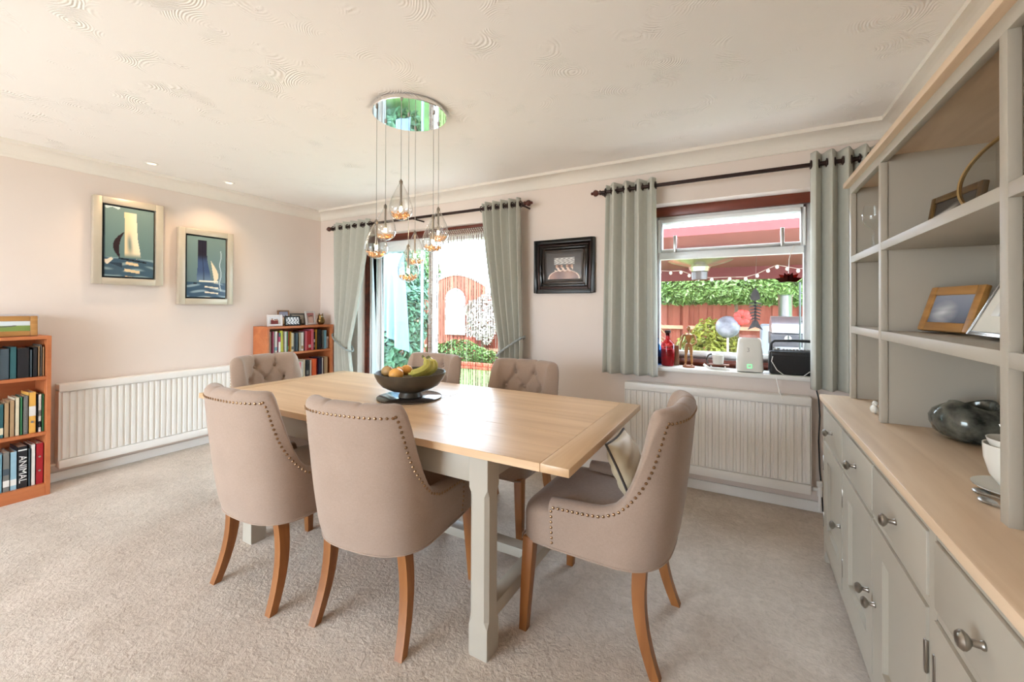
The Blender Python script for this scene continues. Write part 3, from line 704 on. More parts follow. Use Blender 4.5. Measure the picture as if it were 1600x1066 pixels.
stand(o, (.628, 1.985, SH2 + .002), math.radians(-80), math.radians(9))
# oval glass tray leaning on the top shelf
tr_ = thing('oval_tray', 'oval gilt rimmed glass tray leaning on the dresser top shelf', 'tray', (.66, 1.66, SH2 + .006))
loop = [(0.21 * math.cos(2 * PI * k / 48), 0, .14 + .14 * math.sin(2 * PI * k / 48)) for k in range(48)]
xf = Matrix.Rotation(math.radians(-68), 4, 'Z') @ Matrix.Rotation(math.radians(-15), 4, 'X')
MB().tube(loop, .006, 6, loop=True).build('rim', mat('pale_gilt', S(178, 152, 108), .3, .9, .1), tr_, True, xf=xf)
MB().add([(x * .98, 0, (z - .14) * .98 + .14) for x, y, z in loop], [tuple(range(48))]).build('glass_base', glass('smoked_glass', (.72, .68, .62)), tr_, xf=xf)
# wine glass
wg = thing('wine_glass', 'clear stemmed wine glass in the narrow top bay of the dresser', 'glass', tuple(aty(1364, 372, 2.40).xy) + (SH2 + .001,))
MB().lathe([(.034, 0), (.034, .002), (.006, .006), (.004, .012), (.004, .085), (.010, .094), (.030, .110), (.039, .135), (.038, .165), (.030, .200)], 24, capt=False).build('glass', glass('crystal', (.96, .97, .97), 1.6), wg, True)
# heavy mottled stone-glass vase
vs = thing('glass_vase', 'squat mottled dark glass vase with wavy lip on the oak worktop', 'vase', (.690, 2.0, WZ + .001))
rg = []; n = 36
for rr, z in ((.06, 0), (.095, .008), (.125, .03), (.140, .062), (.142, .09), (.130, .118), (.105, .136), (.085, .146), (.078, .155), (.070, .150), (.066, .13), (.06, .06), (.001, .03)):
    rr *= .76; z *= .82
    rg.append([(rr * 1.0 * (1 + .04 * math.sin(3 * t)) * math.cos(t), rr * (1 + .05 * math.cos(2 * t)) * math.sin(t), z + (.012 * math.sin(2 * t + .6) if z > .095 else 0)) for t in [2 * PI * i / n for i in range(n)]])
MB().loft(rg).build('vase', mat('mottled_black_glass', S(88, 88, 80), .10, .25, .75, 26, .25, 30), vs, True)
# white ceramic cups with saucers and spoons behind the post
def lathe_thing(name, label, cat, loc, pname, prof, m, group=None):
    t = thing(name, label, cat, loc, 0, group); MB().lathe(prof, 28).build(pname, m, t, True); return t
M_CER = mat('white_ceramic', S(226, 222, 212), .22, vary=.02)
cpos = Vector((.590, 1.475, WZ + .001))
sv = lathe_thing('saucer', 'grey edged saucer under the white cup on the worktop', 'saucer', cpos, 'dish', [(.045, 0), (.05, .002), (.082, .012), (.084, .015), (.05, .008), (.001, .006)], M_CER)
cpb = lathe_thing('tea_cup', 'white ceramic cup beside the dresser post on the worktop', 'cup', cpos + Vector((0, 0, .011)), 'cup', [(.032, 0), (.036, .004), (.052, .03), (.062, .07), (.064, .105), (.061, .105), (.058, .07), (.045, .03), (.001, .012)], M_CER)
cp2 = lathe_thing('small_bowl', 'small white bowl nested in the white cup', 'bowl', cpos + Vector((0, .0, .096)), 'bowl', [(.03, 0), (.05, .012), (.058, .035), (.055, .035), (.045, .014), (.001, .008)], M_CER)
sh = thing('shell_ornament', 'pale spiky shell ornament on top of the nested white bowls', 'ornament', cpos + Vector((0, 0, .112)))
mm = MB()
for k in range(7):
    a = 2 * PI * k / 7; mm.tube([(0, 0, .004), (.016 * math.cos(a), .016 * math.sin(a), .022), (.034 * math.cos(a), .034 * math.sin(a), .052)], [.012, .008, .002], 6)
mm.build('shell', M_CER, sh, True)
for k, (dy, dz) in enumerate(((.05, .0), (-.03, .0))):
    sp = thing('spoon', ['steel spoon lying beside the saucer nearer the far wall', 'steel spoon lying beside the saucer nearer the post'][k], 'spoon', (.512 - .012 * k, 1.447 - .062 * k, WZ + .001))
    MB().ball((0, 0, .004), .022, 12, 6, (.7, 1.1, .18)).tube([(.0, -.02, .004), (.075, -.085, .006)], .003, 6).build('spoon', M_STEEL, sp, True)
fg = thing('figurine', 'tiny white bird figurine in the lower narrow bay of the dresser', 'figurine', tuple(aty(1366, 620, 2.32).xy) + (WZ + .001,))
MB().ball((0, 0, .018), .018, 12, 8, (.8, 1.2, 1)).ball((0, -.014, .045), .011, 10, 7).tube([(0, -.022, .045), (0, -.034, .043)], [.004, .001], 6).build('body', M_CER, fg, True)

# ================================================================ curtains, poles
RODY = BY - .125
def rod(label, x0, x1, z, brackets):
    t = thing('curtain_pole', label, 'curtain pole')
    MB().tube([(x0, RODY, z), (x1, RODY, z)], .0135, 14).build('pole', M_DARKMETAL, t, True)
    pf = [(.0135, 0), (.019, .004), (.019, .010), (.012, .015), (.012, .020), (.022, .030), (.027, .042), (.024, .054), (.014, .062), (.010, .068), (.013, .074), (.008, .080)]
    for s, x in ((-1, x0), (1, x1)):
        MB().lathe(pf, 16).build('finial', wood('finial_wood', S(66, 30, 24), S(94, 46, 34), .3, 'X'), t, True, xf=Matrix.Translation((x, RODY, z)) @ Matrix.Rotation(s * PI / 2, 4, 'Y'))
    for x in brackets:
        MB().tube([(x, RODY, z), (x, BY, z)], .008, 8).lathe([(.024, 0), (.024, .006), (.01, .008)], 12, capb=True).build('bracket', M_DARKMETAL, t) if False else MB().tube([(x, RODY + .01, z - .016), (x, BY, z - .016)], .008, 8).box(x - .009, x + .009, RODY - .017, RODY + .017, z - .022, z - .0135).build('bracket', M_DARKMETAL, t)
    return t
rod('dark wooden curtain pole above the patio door', -4.09, -1.628, 2.185, (-4.079, -2.84, -1.637))
rod('dark wooden curtain pole above the window', -.957, .74, 2.192, (-.941, .722))
def curtain(name, label, top, bot, z0, z1, nf, amp, rz, tie=None, ph=0.0, seed=1):
    """top/bot = (x0, x1) at header and hem; tie = (z, x0, x1)"""
    rnd = random.Random(seed); t = thing(name, label, 'curtain'); nu, nv = nf * 16, 60
    jit = [rnd.uniform(-.25, .25) for _ in range(nf * 2 + 2)]
    keys = [(z1, top[0], top[1]), (z0, bot[0], bot[1])]
    if tie: keys.insert(1, tie)
    def xs(z):
        for (za, a0, a1), (zb, b0, b1) in zip(keys, keys[1:]):
            if z >= zb:
                k = (za - z) / (za - zb); k = (k ** 1.35) if tie and zb == tie[0] else (sm(0, 1, k) if tie else k); return a0 + (b0 - a0) * k, a1 + (b1 - a1) * k
        return bot
    rings = []; zl = sorted(set([z1 - (z1 - z0) * j / nv for j in range(nv + 1)] + [rz + .005 * q for q in range(-7, 8)]), reverse=True)
    for j, z in enumerate(zl):
        a, c = xs(z); row = []
        wr = (c - a) / (top[1] - top[0])
        for i in range(nu + 1):
            u = i / nu; q = u * nf + ph; s = math.sin(2 * PI * q)
            s = math.copysign(abs(s) ** .75, s); k = int(q * 2) % len(jit)
            am = amp * (1 + jit[k] * min(1, j / 12)) * (.72 + .28 * min(1, wr))
            sag = 0
            if tie:
                sag = -.05 * math.exp(-((z - tie[0]) / .10) ** 2) * 0
            row.append((a + (c - a) * (u + .012 * math.sin(2 * PI * q * 2)), RODY + am * s + sag, z))
        rings.append(row)
    cm = MB().loft(rings, caps=False, closed=False)
    hole = lambda f: max(abs(sum(cm.v[i][1] for i in f) / 4 - RODY), 0) ** 2 + (sum(cm.v[i][2] for i in f) / 4 - rz) ** 2 < .0235 ** 2
    cm.f = [f for f in cm.f if not hole(f)]   # eyelet openings for the pole
    cl = cm.build('cloth', M_CURTAIN, t, True)
    cl.data.set_sharp_from_angle(angle=math.radians(80))
    md = cl.modifiers.new('thickness', 'SOLIDIFY'); md.thickness = .003
    a, c = top
    k0 = math.ceil(ph * 2)
    for k in range(k0, int((nf + ph) * 2) + 1):
        u = (k / 2 - ph) / nf
        if 0 <= u <= 1:
            x = a + (c - a) * u
            MB().tube([(x, RODY + .025 * math.cos(2 * PI * q / 16), rz + .025 * math.sin(2 * PI * q / 16)) for q in range(16)], .0045, 6, loop=True).build('eyelet', M_DARKMETAL, t, True)
    if tie:
        z, x0, x1 = tie; n = 40; pth = []
        for k in range(n):
            th = 2 * PI * k / n; pth.append(((x0 + x1) / 2 + (x1 - x0) * .56 * math.cos(th), RODY + .068 * math.sin(th), z + .10 * math.cos(th) * (1 if label.endswith('bookcase') is False else -1) * .9 + .015 * math.sin(th * 9)*0))
        tw = t
        for off in (0, PI):
            MB().tube([(p[0], p[1] + .006 * math.cos(k * 1.6 + off), p[2] + .006 * math.sin(k * 1.6 + off)) for k, p in enumerate(pth)], .0065, 6, loop=True).build('tieback_cord', mat('silver_cord', S(150, 154, 150), .5, vary=.1), tw, True)
    return t
curtain('long_curtain', 'sage long curtain tied back beside the corner bookcase', (-4.055, -3.47), (-4.03, -3.62), .02, 2.238, 5, .040, 2.185, tie=(.90, -4.03, -3.76), seed=3)
curtain('long_curtain', 'sage long curtain tied back beside the black framed picture', (-2.06, -1.66), (-1.98, -1.63), .02, 2.238, 5, .040, 2.185, tie=(.96, -1.875, -1.635), seed=5)
curtain('short_curtain', 'sage short curtain at the left of the window', (-.92, -.55), (-.945, -.535), .80, 2.246, 4, .042, 2.192, seed=7)
curtain('short_curtain', 'sage short curtain at the right of the window next to the dresser', (.375, .69), (.375, .69), .80, 2.262, 4, .045, 2.192, ph=.5, seed=9)

# ================================================================ ceiling lights
LC = Vector((-1.673, 1.812, CZ))
lamp = thing('pendant_light', 'cluster pendant with round chrome plate and seven glass teardrops over the table', 'pendant light', LC)
MB().lathe([(.200, 0), (.208, -.004), (.210, -.026), (.207, -.030), (.001, -.0305)][::-1], 64).build('ceiling_plate', M_CHROME, lamp, True)
drops = [(589, 166.3, 405), (602.9, 189.5, 376.5), (627.3, 153.4, 345), (639.1, 179.4, 441), (649.2, 200.7, 416), (677.6, 176, 395.5), (685.5, 194, 380)]
M_PEB = mat('amber_crystals', S(222, 172, 122), .1, vary=.4, scale=60)
def teardrop():
    pr_ = []
    for k in range(29):
        t = k / 28   # from the bottom
        z = .205 * t
        R_ = .0605; s_ = (z - R_) / (.205 - R_)
        rr = math.sqrt(max(0, R_ ** 2 - (z - R_) ** 2)) if z < R_ else .007 + (R_ - .007) * max(0, 1 - s_ ** 1.75) ** 1.25
        pr_.append((max(rr, .001), z))
    return pr_
tp = teardrop()
for px, py, yb in drops:
    a = atz(px, py, CZ - .031); d = ray(px, yb); k = math.hypot(a.x, a.y) / math.hypot(d.x, d.y); zb = 1.3 + d.z * k
    loc = Vector((a.x, a.y, zb)) - LC
    MB().tube([(loc.x, loc.y, -.03), (loc.x, loc.y, loc.z + .20)], .0016, 6).lathe([(.007, 0), (.007, -.010), (.003, -.014)][::-1], 10, (loc.x, loc.y, -.03)).build('cord', M_STEEL, lamp)
    g = MB().lathe(tp, 28, tuple(loc)).build('glass_drop', M_LAMPGLASS, lamp, True)
    MB().tube([(loc.x, loc.y, loc.z + .10), (loc.x, loc.y, loc.z + .20)], .0058, 10).lathe([(.006, 0), (.0095, .004), (.0095, .016), (.002, .028)], 12, (loc.x, loc.y, loc.z + .19)).tube([(loc.x, loc.y, loc.z + .075), (loc.x, loc.y, loc.z + .10)], .0075, 10).build('stem', mat('satin_nickel', S(140, 132, 122), .35, 1.0), g, True)
    MB().ball((loc.x, loc.y, loc.z + .066), .0062, 8, 6, (1, 1, 1.6)).build('bulb', mat('lit_bulb', (1, .9, .7), .3, emit=(1, .80, .50), es=30), g, True)
    cr = MB(); rnd = random.Random(int(px))
    for k in range(70):
        rr = .050 * math.sqrt(rnd.random()); th = rnd.uniform(0, 2 * PI); zz = .010 + .020 * rnd.random() + (rr / .05) ** 2 * .014
        rr = min(rr, math.sqrt(.0605 ** 2 - (zz - .0605) ** 2) - .008)
        cr.ball((loc.x + rr * math.cos(th), loc.y + rr * math.sin(th), loc.z + zz), rnd.uniform(.0045, .0062), 5, 3)
    tag(cr.build('crystal_fill', M_PEB, g), 'amber crystal chips', kind='stuff')
    pl = bpy.data.lights.new('bulb_glow', 'POINT'); pl.energy = .7; pl.color = (1, .76, .46); pl.shadow_soft_size = .01
    po = bpy.data.objects.new('bulb_glow', pl); COL.objects.link(po); po.parent = lamp; po.location = (loc.x, loc.y, loc.z + .066)
# recessed downlights along the left wall
for k, (x, y) in enumerate(((-4.09, 1.507), (-4.095, 2.079))):
    dl = thing('downlight', ['recessed white downlight over the larger, higher sailing picture', 'recessed white downlight over the sailing picture nearer the corner'][k], 'downlight', (x, y, CZ), group='ceiling downlights')
    MB().lathe([(.028, -.001), (.030, -.006), (.044, -.004), (.046, -.0005)], 28, capb=False, capt=False).build('bezel', M_WHITE, dl, True)
    MB().lathe([(.001, -.0025), (.029, -.0025)], 24, capb=False, capt=False).build('lamp_face', mat('warm_lamp_face', (1, .9, .75), .4, emit=(1, .8, .55), es=1.2), dl)
    sl = bpy.data.lights.new('downlight_beam', 'SPOT'); sl.energy = 9; sl.color = (1, .70, .42); sl.spot_size = math.radians(95); sl.spot_blend = .8; sl.shadow_soft_size = .03
    so = bpy.data.objects.new('downlight_beam', sl); COL.objects.link(so); so.parent = dl; so.location = (0, 0, -.012)
    so.rotation_euler = Vector((-.35, 0, -1)).to_track_quat('-Z', 'Y').to_euler()

# ================================================================ bookcases
BFX = -4.18
def bookcase(label, y0, y1, shelves, top):
    t = thing('bookcase', label, 'bookcase')
    for a, c in ((y0, y0 + .022), (y1 - .022, y1)): B(LX + .018, BFX, a, c, 0, top).build('side', M_CHERRY, t, bevel=.001, seg=1)
    for z in shelves: B(LX + .02, BFX - .004, y0 + .022, y1 - .022, z - .022, z).build('shelf', M_CHERRY, t, bevel=.001, seg=1)
    B(LX + .02, BFX - .001, y0 + .022, y1 - .022, top - .022, top - .0005).build('top', M_CHERRY, t, bevel=.001, seg=1)
    B(LX + .020, LX + .025, y0 + .022, y1 - .022, .06, top - .022).build('back_panel', M_CHERRY, t)
    B(BFX - .02, BFX - .003, y0 + .022, y1 - .022, 0, .058).build('plinth', M_CHERRY, t, bevel=.001, seg=1)
    return t
bookcase('cherry bookcase at the left edge standing before the long radiator', .19, .992, (.08, .435, .815), 1.092)
bookcase('cherry bookcase in the corner behind the left end of the table', 2.49, 3.262, (.08, .435, .815), 1.092)
BCOL = {'grey': (120, 118, 112), 'white': (226, 222, 214), 'magenta': (172, 60, 96), 'teal': (48, 96, 100), 'lime': (206, 206, 72), 'green': (62, 128, 82), 'pink': (214, 110, 124), 'gold': (206, 152, 52), 'cream': (220, 206, 176), 'black': (28, 28, 32), 'tan': (178, 146, 108), 'red': (184, 48, 50), 'blue': (120, 164, 178), 'navy': (34, 36, 62), 'orange': (222, 98, 52), 'maroon': (110, 34, 42), 'slate': (70, 84, 92), 'yellow': (232, 176, 84), 'pale blue': (150, 186, 200), 'crimson': (168, 30, 42)}
ORD = ['first', 'second', 'third', 'fourth', 'fifth', 'sixth', 'seventh', 'eighth', 'ninth', 'tenth', 'eleventh', 'twelfth', 'thirteenth', 'fourteenth', 'fifteenth', 'sixteenth', 'seventeenth', 'eighteenth', 'nineteenth', 'twentieth', 'twenty-first', 'twenty-second', 'twenty-third', 'twenty-fourth', 'twenty-fifth', 'twenty-sixth', 'twenty-seventh', 'twenty-eighth', 'twenty-ninth', 'thirtieth']
M_PAGE = mat('book_pages', S(226, 218, 200), .9, vary=.04, stretch=(1, 300, 1), scale=1)
def book(label, y, z, th, h, colr, lean=0.0, depth=.17, setback=.02, group=None, name='book', bands=()):
    t = thing(name, label, 'book' if name == 'book' else 'file', (BFX - .004 - setback, y, z), 0, group)
    t.rotation_euler = (lean, 0, 0); m = mat('cover_' + colr.replace(' ', '_'), S(*BCOL[colr]), .5, vary=.08, scale=14)
    MB().box(-depth, 0, 0, .0022, 0, h).box(-depth, 0, th - .0022, th, 0, h).box(-.003, 0, 0, th, 0, h).build('cover', m, t)
    B(-depth + .004, -.003, .0022, th - .0022, .003, h - .003).build('pages', M_PAGE, t)
    for a, c, bc in bands:
        B(0, .0006, .0015, th - .0015, h * a, h * c).build('spine_label', mat('cover_' + bc, S(*BCOL[bc]), .5, vary=.08, scale=14), t)
    return t
def row(where, group, y, z, items, setback=.02, ylim=None):
    tot = {}
    for k, it in enumerate(items):
        th, h, c = it[:3]; th *= 1.13; lean = it[3] if len(it) > 3 else 0; bands = it[4] if len(it) > 4 else ()
        size = 'slim' if th < .018 else ('thick' if th > .032 else 'upright')
        lb = '%s %s book, %s from the left on %s' % (size, c, ORD[k], where)
        yy = y + (h * math.sin(lean) if lean > 0 else 0)
        book(lb, yy, z, th, h, c, lean, setback=setback + .012 * math.sin(k * 2.3), group=group, bands=bands)
        y += th + .0012 + abs(h * math.sin(lean)) + (.002 if lean else 0)
W_ = lambda *c: tuple((.12 + .3 * i, .28 + .3 * i, cc) for i, cc in enumerate(c))
row('the corner bookcase upper shelf', 'books on the corner bookcase upper shelf', 2.522, .8155, [
    (.012, .215, 'grey'), (.016, .225, 'white'), (.012, .226, 'magenta'), (.014, .222, 'white'), (.026, .226, 'white', 0, W_('blue')), (.022, .21, 'magenta', 0, ((.05, .55, 'white'), (.8, 1, 'teal'))),
    (.030, .228, 'lime', .05), (.016, .22, 'white'), (.012, .22, 'green'), (.018, .222, 'pink', 0, W_('white')), (.012, .215, 'gold'), (.028, .20, 'cream', 0, W_('grey')), (.014, .195, 'grey'),
    (.018, .20, 'slate'), (.018, .195, 'black'), (.016, .20, 'cream'), (.024, .20, 'white', 0, W_('tan')), (.018, .21, 'grey'), (.016, .215, 'pink'), (.020, .212, 'red'),
    (.036, .214, 'red', 0, W_('white')), (.014, .232, 'pink'), (.024, .20, 'black', 0, W_('grey', 'white')), (.020, .226, 'gold'), (.034, .226, 'black'), (.018, .205, 'grey', 0, W_('magenta')), (.018, .21, 'grey'), (.026, .212, 'blue')], .03)
row('the corner bookcase lower shelf', 'books on the corner bookcase lower shelf', 2.522, .4355, [
    (.030, .26, 'tan'), (.032, .25, 'navy'), (.030, .26, 'cream'), (.034, .25, 'green'), (.030, .26, 'grey'), (.032, .26, 'red'), (.020, .25, 'white'), (.026, .26, 'slate'), (.030, .27, 'tan'),
    (.014, .27, 'teal'), (.024, .265, 'white', 0, ((.6, .98, 'pink'),)), (.030, .26, 'white', 0, ((.1, .4, 'green'),)), (.022, .28, 'cream'), (.026, .275, 'black', 0, W_('white', 'grey')), (.018, .27, 'grey'), (.016, .27, 'white'),
    (.046, .275, 'orange'), (.024, .275, 'red'), (.040, .285, 'navy'), (.014, .28, 'white'), (.016, .28, 'maroon'), (.030, .285, 'tan')], .03)
bx = thing('keepsake_box', 'small pale grey box at the end of the corner bookcase upper shelf', 'box', (BFX - .05, 3.212, .8155))
B(-.05, 0, -.02, .025, 0, .11).build('body', mat('pale_grey_card', S(186, 186, 184), .6), bx, bevel=.002); B(-.052, .002, -.022, .027, .11, .135).build('lid', mat('pale_grey_card'.replace('grey', 'gray'), S(200, 200, 198), .6), bx, bevel=.002)
# left bookcase: only the end nearest the radiator is in view
def lrow(z, items, where, group):
    y = .968
    for k, it in enumerate(items):
        th, h, c, nm = it[:4]; bands = it[4] if len(it) > 4 else (); y -= th + .0015
        lb = '%s, %s from the right on %s' % (nm, ORD[k], where)
        o = book(lb, y, z, th, h, c, group=group, setback=.03, name='file' if 'file' in nm or 'binder' in nm else 'book', bands=bands)
        it_ref[(group, k)] = (o, th, h)
it_ref = {}
lrow(.8155, [(.010, .20, 'tan', 'slim tan booklet'), (.008, .215, 'grey', 'slim grey booklet'), (.010, .205, 'tan', 'thin tan booklet'), (.022, .20, 'black', 'black slim book'), (.012, .185, 'slate', 'slate slim book'), (.055, .20, 'black', 'wide black file'), (.03, .21, 'teal', 'dark teal file'), (.04, .20, 'slate', 'slate blue file'), (.04, .21, 'navy', 'navy file')], 'the left bookcase top shelf', 'files on the left bookcase top shelf')
lrow(.4355, [(.010, .255, 'green', 'slim dark green book'), (.016, .255, 'white', 'white spiral bound book', W_('black', 'grey')), (.006, .26, 'black', 'thin black booklet'), (.034, .275, 'yellow', 'yellow lever arch file', ((.42, .66, 'white'),)), (.024, .255, 'grey', 'grey spiral bound book'), (.012, .25, 'green', 'slim green booklet'), (.02, .25, 'cream', 'cream paper folder'), (.022, .235, 'tan', 'tan folder'), (.022, .225, 'tan', 'buff book'), (.03, .22, 'teal', 'teal paperback', ((.1, .3, 'cream'),)), (.03, .23, 'green', 'green hardback')], 'the left bookcase middle shelf', 'files on the left bookcase middle shelf')
lrow(.0805, [(.036, .275, 'crimson', 'crimson lever arch file'), (.020, .275, 'white', 'white slim file'), (.012, .25, 'slate', 'slate slim book'), (.046, .275, 'black', 'black book lettered down its spine'), (.03, .25, 'pale blue', 'pale blue hardback', W_('white')), (.03, .255, 'grey', 'grey hardback', W_('white', 'slate')), (.03, .25, 'blue', 'blue grey hardback'), (.03, .25, 'teal', 'teal hardback')], 'the left bookcase bottom shelf', 'files on the left bookcase bottom shelf')
o, th, h = it_ref[('files on the left bookcase bottom shelf', 3)]
text_mesh('spine_lettering', 'ANIMAL', .050, mat('white_ink', S(236, 236, 232), .5), o, Matrix(((0, 0, 1, .0008), (0, 1, 0, th / 2), (-1, 0, 0, h * .45), (0, 0, 0, 1))))
B(0, .0006, .003, th - .003, h * .90, h * .93).build('spine_band', mat('white_ink', S(236, 236, 232), .5), o)
o, th, h = it_ref[('files on the left bookcase bottom shelf', 0)]
for z in (.09, .185): MB().lathe([(.006, 0), (.006, .0015), (.003, .002)], 12).build('rivet', M_STEEL, o, True, xf=Matrix.Translation((0, th / 2, z)) @ Matrix.Rotation(PI / 2, 4, 'Y'))
o, th, h = it_ref[('files on the left bookcase middle shelf', 3)]
MB().lathe([(.008, 0), (.008, .0015), (.005, .0018), (.0045, .0006)], 14).build('finger_ring', M_STEEL, o, True, xf=Matrix.Translation((0, th / 2, .075)) @ Matrix.Rotation(PI / 2, 4, 'Y'))
for g, k in (('files on the left bookcase middle shelf', 1), ('files on the left bookcase middle shelf', 4)):
    o, th, h = it_ref[(g, k)]; m = MB()
    for q in range(22): m.tube([(-.002, th * .3, .02 + q * (h - .04) / 21), (.004, th * .5, .021 + q * (h - .04) / 21), (-.002, th * .7, .02 + q * (h - .04) / 21)], .0012, 5)
    tag(m.build('spiral_binding', M_STEEL, o), 'wire spiral', kind='stuff')

# photo frames on the bookcases
M_SILVW = mat('soft_white_frame', S(216, 210, 210), .35, .1); M_WALN = wood('walnut_frame', S(120, 84, 54), S(156, 112, 76), .4, 'X', 2)
M_BLK = mat('black_frame', S(30, 30, 30), .35); M_DGREY = mat('dark_grey_frame', S(84, 84, 80), .4)
def people(seed, sky, cloth, skin=S(206, 164, 140)):
    rnd = random.Random(seed); ps = [(.3 + .2 * k + rnd.uniform(-.05, .05), rnd.uniform(.52, .66)) for k in range(3)]
    def fn(a, b):
        c = mixc(S(176, 170, 160), sky, b)
        for x, hd in ps:
            if b < hd - .08 and abs(a - x) < .13 - .06 * max(0, b - hd + .2): c = mixc(cloth, (0, 0, 0), .3 * math.sin(30 * a) ** 2)
            if (a - x) ** 2 + ((b - hd) * .9) ** 2 < .0075: c = skin
            if (a - x) ** 2 + ((b - hd - .06) * 1.2) ** 2 < .005: c = S(70, 50, 40)
        return c
    return fn
TOPB = 1.0925
def on_top(label, y, x, w, h, bord, mf, fn, rz, tilt=9, mount=None):
    o = photo_frame(label, w, h, bord, mf, fn, .014, mount); stand(o, (x, y, TOPB + .002), math.radians(90 + rz), math.radians(tilt))
on_top('white frame with a colour photo of a group, leftmost on the corner bookcase', 2.60, -4.235, .145, .120, .022, M_SILVW, people(1, S(214, 214, 220), S(120, 50, 52)), -18)
on_top('tall walnut frame with a warm photo at the back of the corner bookcase', 2.77, -4.345, .125, .165, .016, M_WALN, people(2, S(122, 116, 140), S(214, 190, 150)), -8)
def bwp(a, b): t = .5 + .5 * math.sin(26 * a + 3 * math.sin(9 * b)) * math.cos(7 * b); return mixc(S(60, 60, 60), S(224, 224, 222), sm(.3, .7, t))
on_top('low black frame with a monochrome photo at the front of the corner bookcase', 2.79, -4.225, .165, .105, .015, M_BLK, bwp, -6)
on_top('dark grey frame with a brown photo behind the black frame', 2.925, -4.33, .17, .13, .018, M_DGREY, people(4, S(190, 184, 168), S(92, 84, 68)), -4)
on_top('pale pink frame with a portrait photo near the right of the corner bookcase', 3.015, -4.235, .135, .155, .022, M_SILVW, people(5, S(176, 110, 110), S(226, 190, 180)), 6)
cl = thing('mantel_clock', 'small dark and gilt clock between the frames on the corner bookcase', 'clock', (-4.29, 2.685, TOPB + .001), PI / 2)
B(-.03, .03, -.015, .015, 0, .012).build('base', M_BLK, cl, bevel=.002)
MB().prism([(.026 * math.cos(PI * k / 10), .030 + .026 * math.sin(PI * k / 10)) for k in range(11)] + [(-.026, .012), (.026, .012)], -.012, .012).build('case', mat('gilt', S(176, 140, 74), .3, .8), cl)
od = thing('owl_ornament', 'brass owl ornament at the right end of the corner bookcase', 'ornament', (-4.25, 3.15, TOPB + .001), PI / 2)
MB().lathe([(.025, 0), (.030, .006), (.042, .03), (.042, .055), (.030, .078), (.032, .092), (.026, .11), (.001, .118)], 20).tube([(-.018, 0, .105), (-.024, 0, .132)], [.009, .002], 6).tube([(.018, 0, .105), (.024, 0, .132)], [.009, .002], 6).build('body', mat('aged_brass', S(126, 98, 56), .3, .9, .3, 40), od, True)
for s in (-1, 1): MB().ball((s * .012, -.028, .094), .008, 10, 6).build('eye', mat('pale_enamel', S(220, 210, 190), .3), od, True)
def golf(a, b): return mixc(S(120, 140, 74), S(206, 214, 216), sm(.52, .6, b)) if not (abs(b - .5 - .06 * math.sin(9 * a)) < .05 and .2 < a < .8) else S(96, 96, 92)
o = photo_frame('honey wooden frame with a green landscape photo on the left bookcase', .36, .135, .034, GOLD, golf, .02)
stand(o, (-4.235, .755, TOPB + .002), math.radians(90 - 8), math.radians(8))
pk = thing('card_pack', 'white boxed pack lying behind the landscape frame on the left bookcase', 'box', (-4.365, .83, TOPB + .001), 0)
B(-.05, .05, -.16, .13, 0, .145).build('box', mat('white_card', S(232, 226, 222), .7, vary=.05), pk, bevel=.002); B(-.051, .051, -.161, .131, .118, .1455).build('lid', mat('white_card_lid', S(214, 204, 204), .7, vary=.12, scale=30), pk, bevel=.002)

# ================================================================ pictures on the walls
M_CHAMP = mat('champagne_frame', S(206, 196, 178), .35, .35, .04)
def wave(a, b, c1, c2, seed):
    t = math.sin(5 * a + seed + 9 * b) * math.sin(58 * b + 1.6 * math.sin(5 * a + seed)); return mixc(c1, c2, sm(.1, .8, t))
def sail1(a, b):
    c = mixc(S(96, 124, 124), S(122, 146, 142), b)
    if b < .27:
        c = wave(a, b, S(66, 92, 108), S(138, 162, 168), 1.0)
        if abs(a - .55) < .16 - .1 * abs(b - .08) * 3 and math.sin(60 * b + 5 * a) > .35: c = S(232, 206, 164)
        if a < .35 and .1 < b < .2 and math.sin(7 * a + 30 * b) > 0: c = S(44, 62, 78)
    l, r = .39 - .02 * b + .02, .68 + .05 * sm(.6, .25, b) - .04 * sm(.3, .9, b)
    if .28 < b < .94 and l < a < r:
        k = (a - l) / (r - l); c = mixc(S(242, 214, 168), S(250, 236, 206), k); c = mixc(c, S(132, 146, 136), sm(.3, 0, abs(k - .35)) * sm(.7, .5, b) * sm(.25, .45, b)); c = mixc(c, S(120, 140, 132), sm(.36, .28, b))
    if .265 < b < .65:
        xo = .17 + (.22 * ((b - .44) / .21) ** 2 if b > .44 else .13 * ((.44 - b) / .17) ** 2); xi = xo + .125 * math.sin(PI * (b - .265) / .385) ** .8
        if xo < a < xi: c = S(46, 30, 34)
    if abs(b - (.262 - .075 * (a - .3))) < .010 and .28 < a < .85: c = S(30, 36, 44)
    if math.hypot((a - .08) / .09, (b - .225) / .035 + .6 * math.sin(30 * a)) < 1: c = S(236, 222, 200)
    if b > .975 - .01 * math.sin(30 * a) and a < .3: c = S(206, 222, 224)
    return mixc(c, S(26, 44, 58), .8) if a < .018 else c
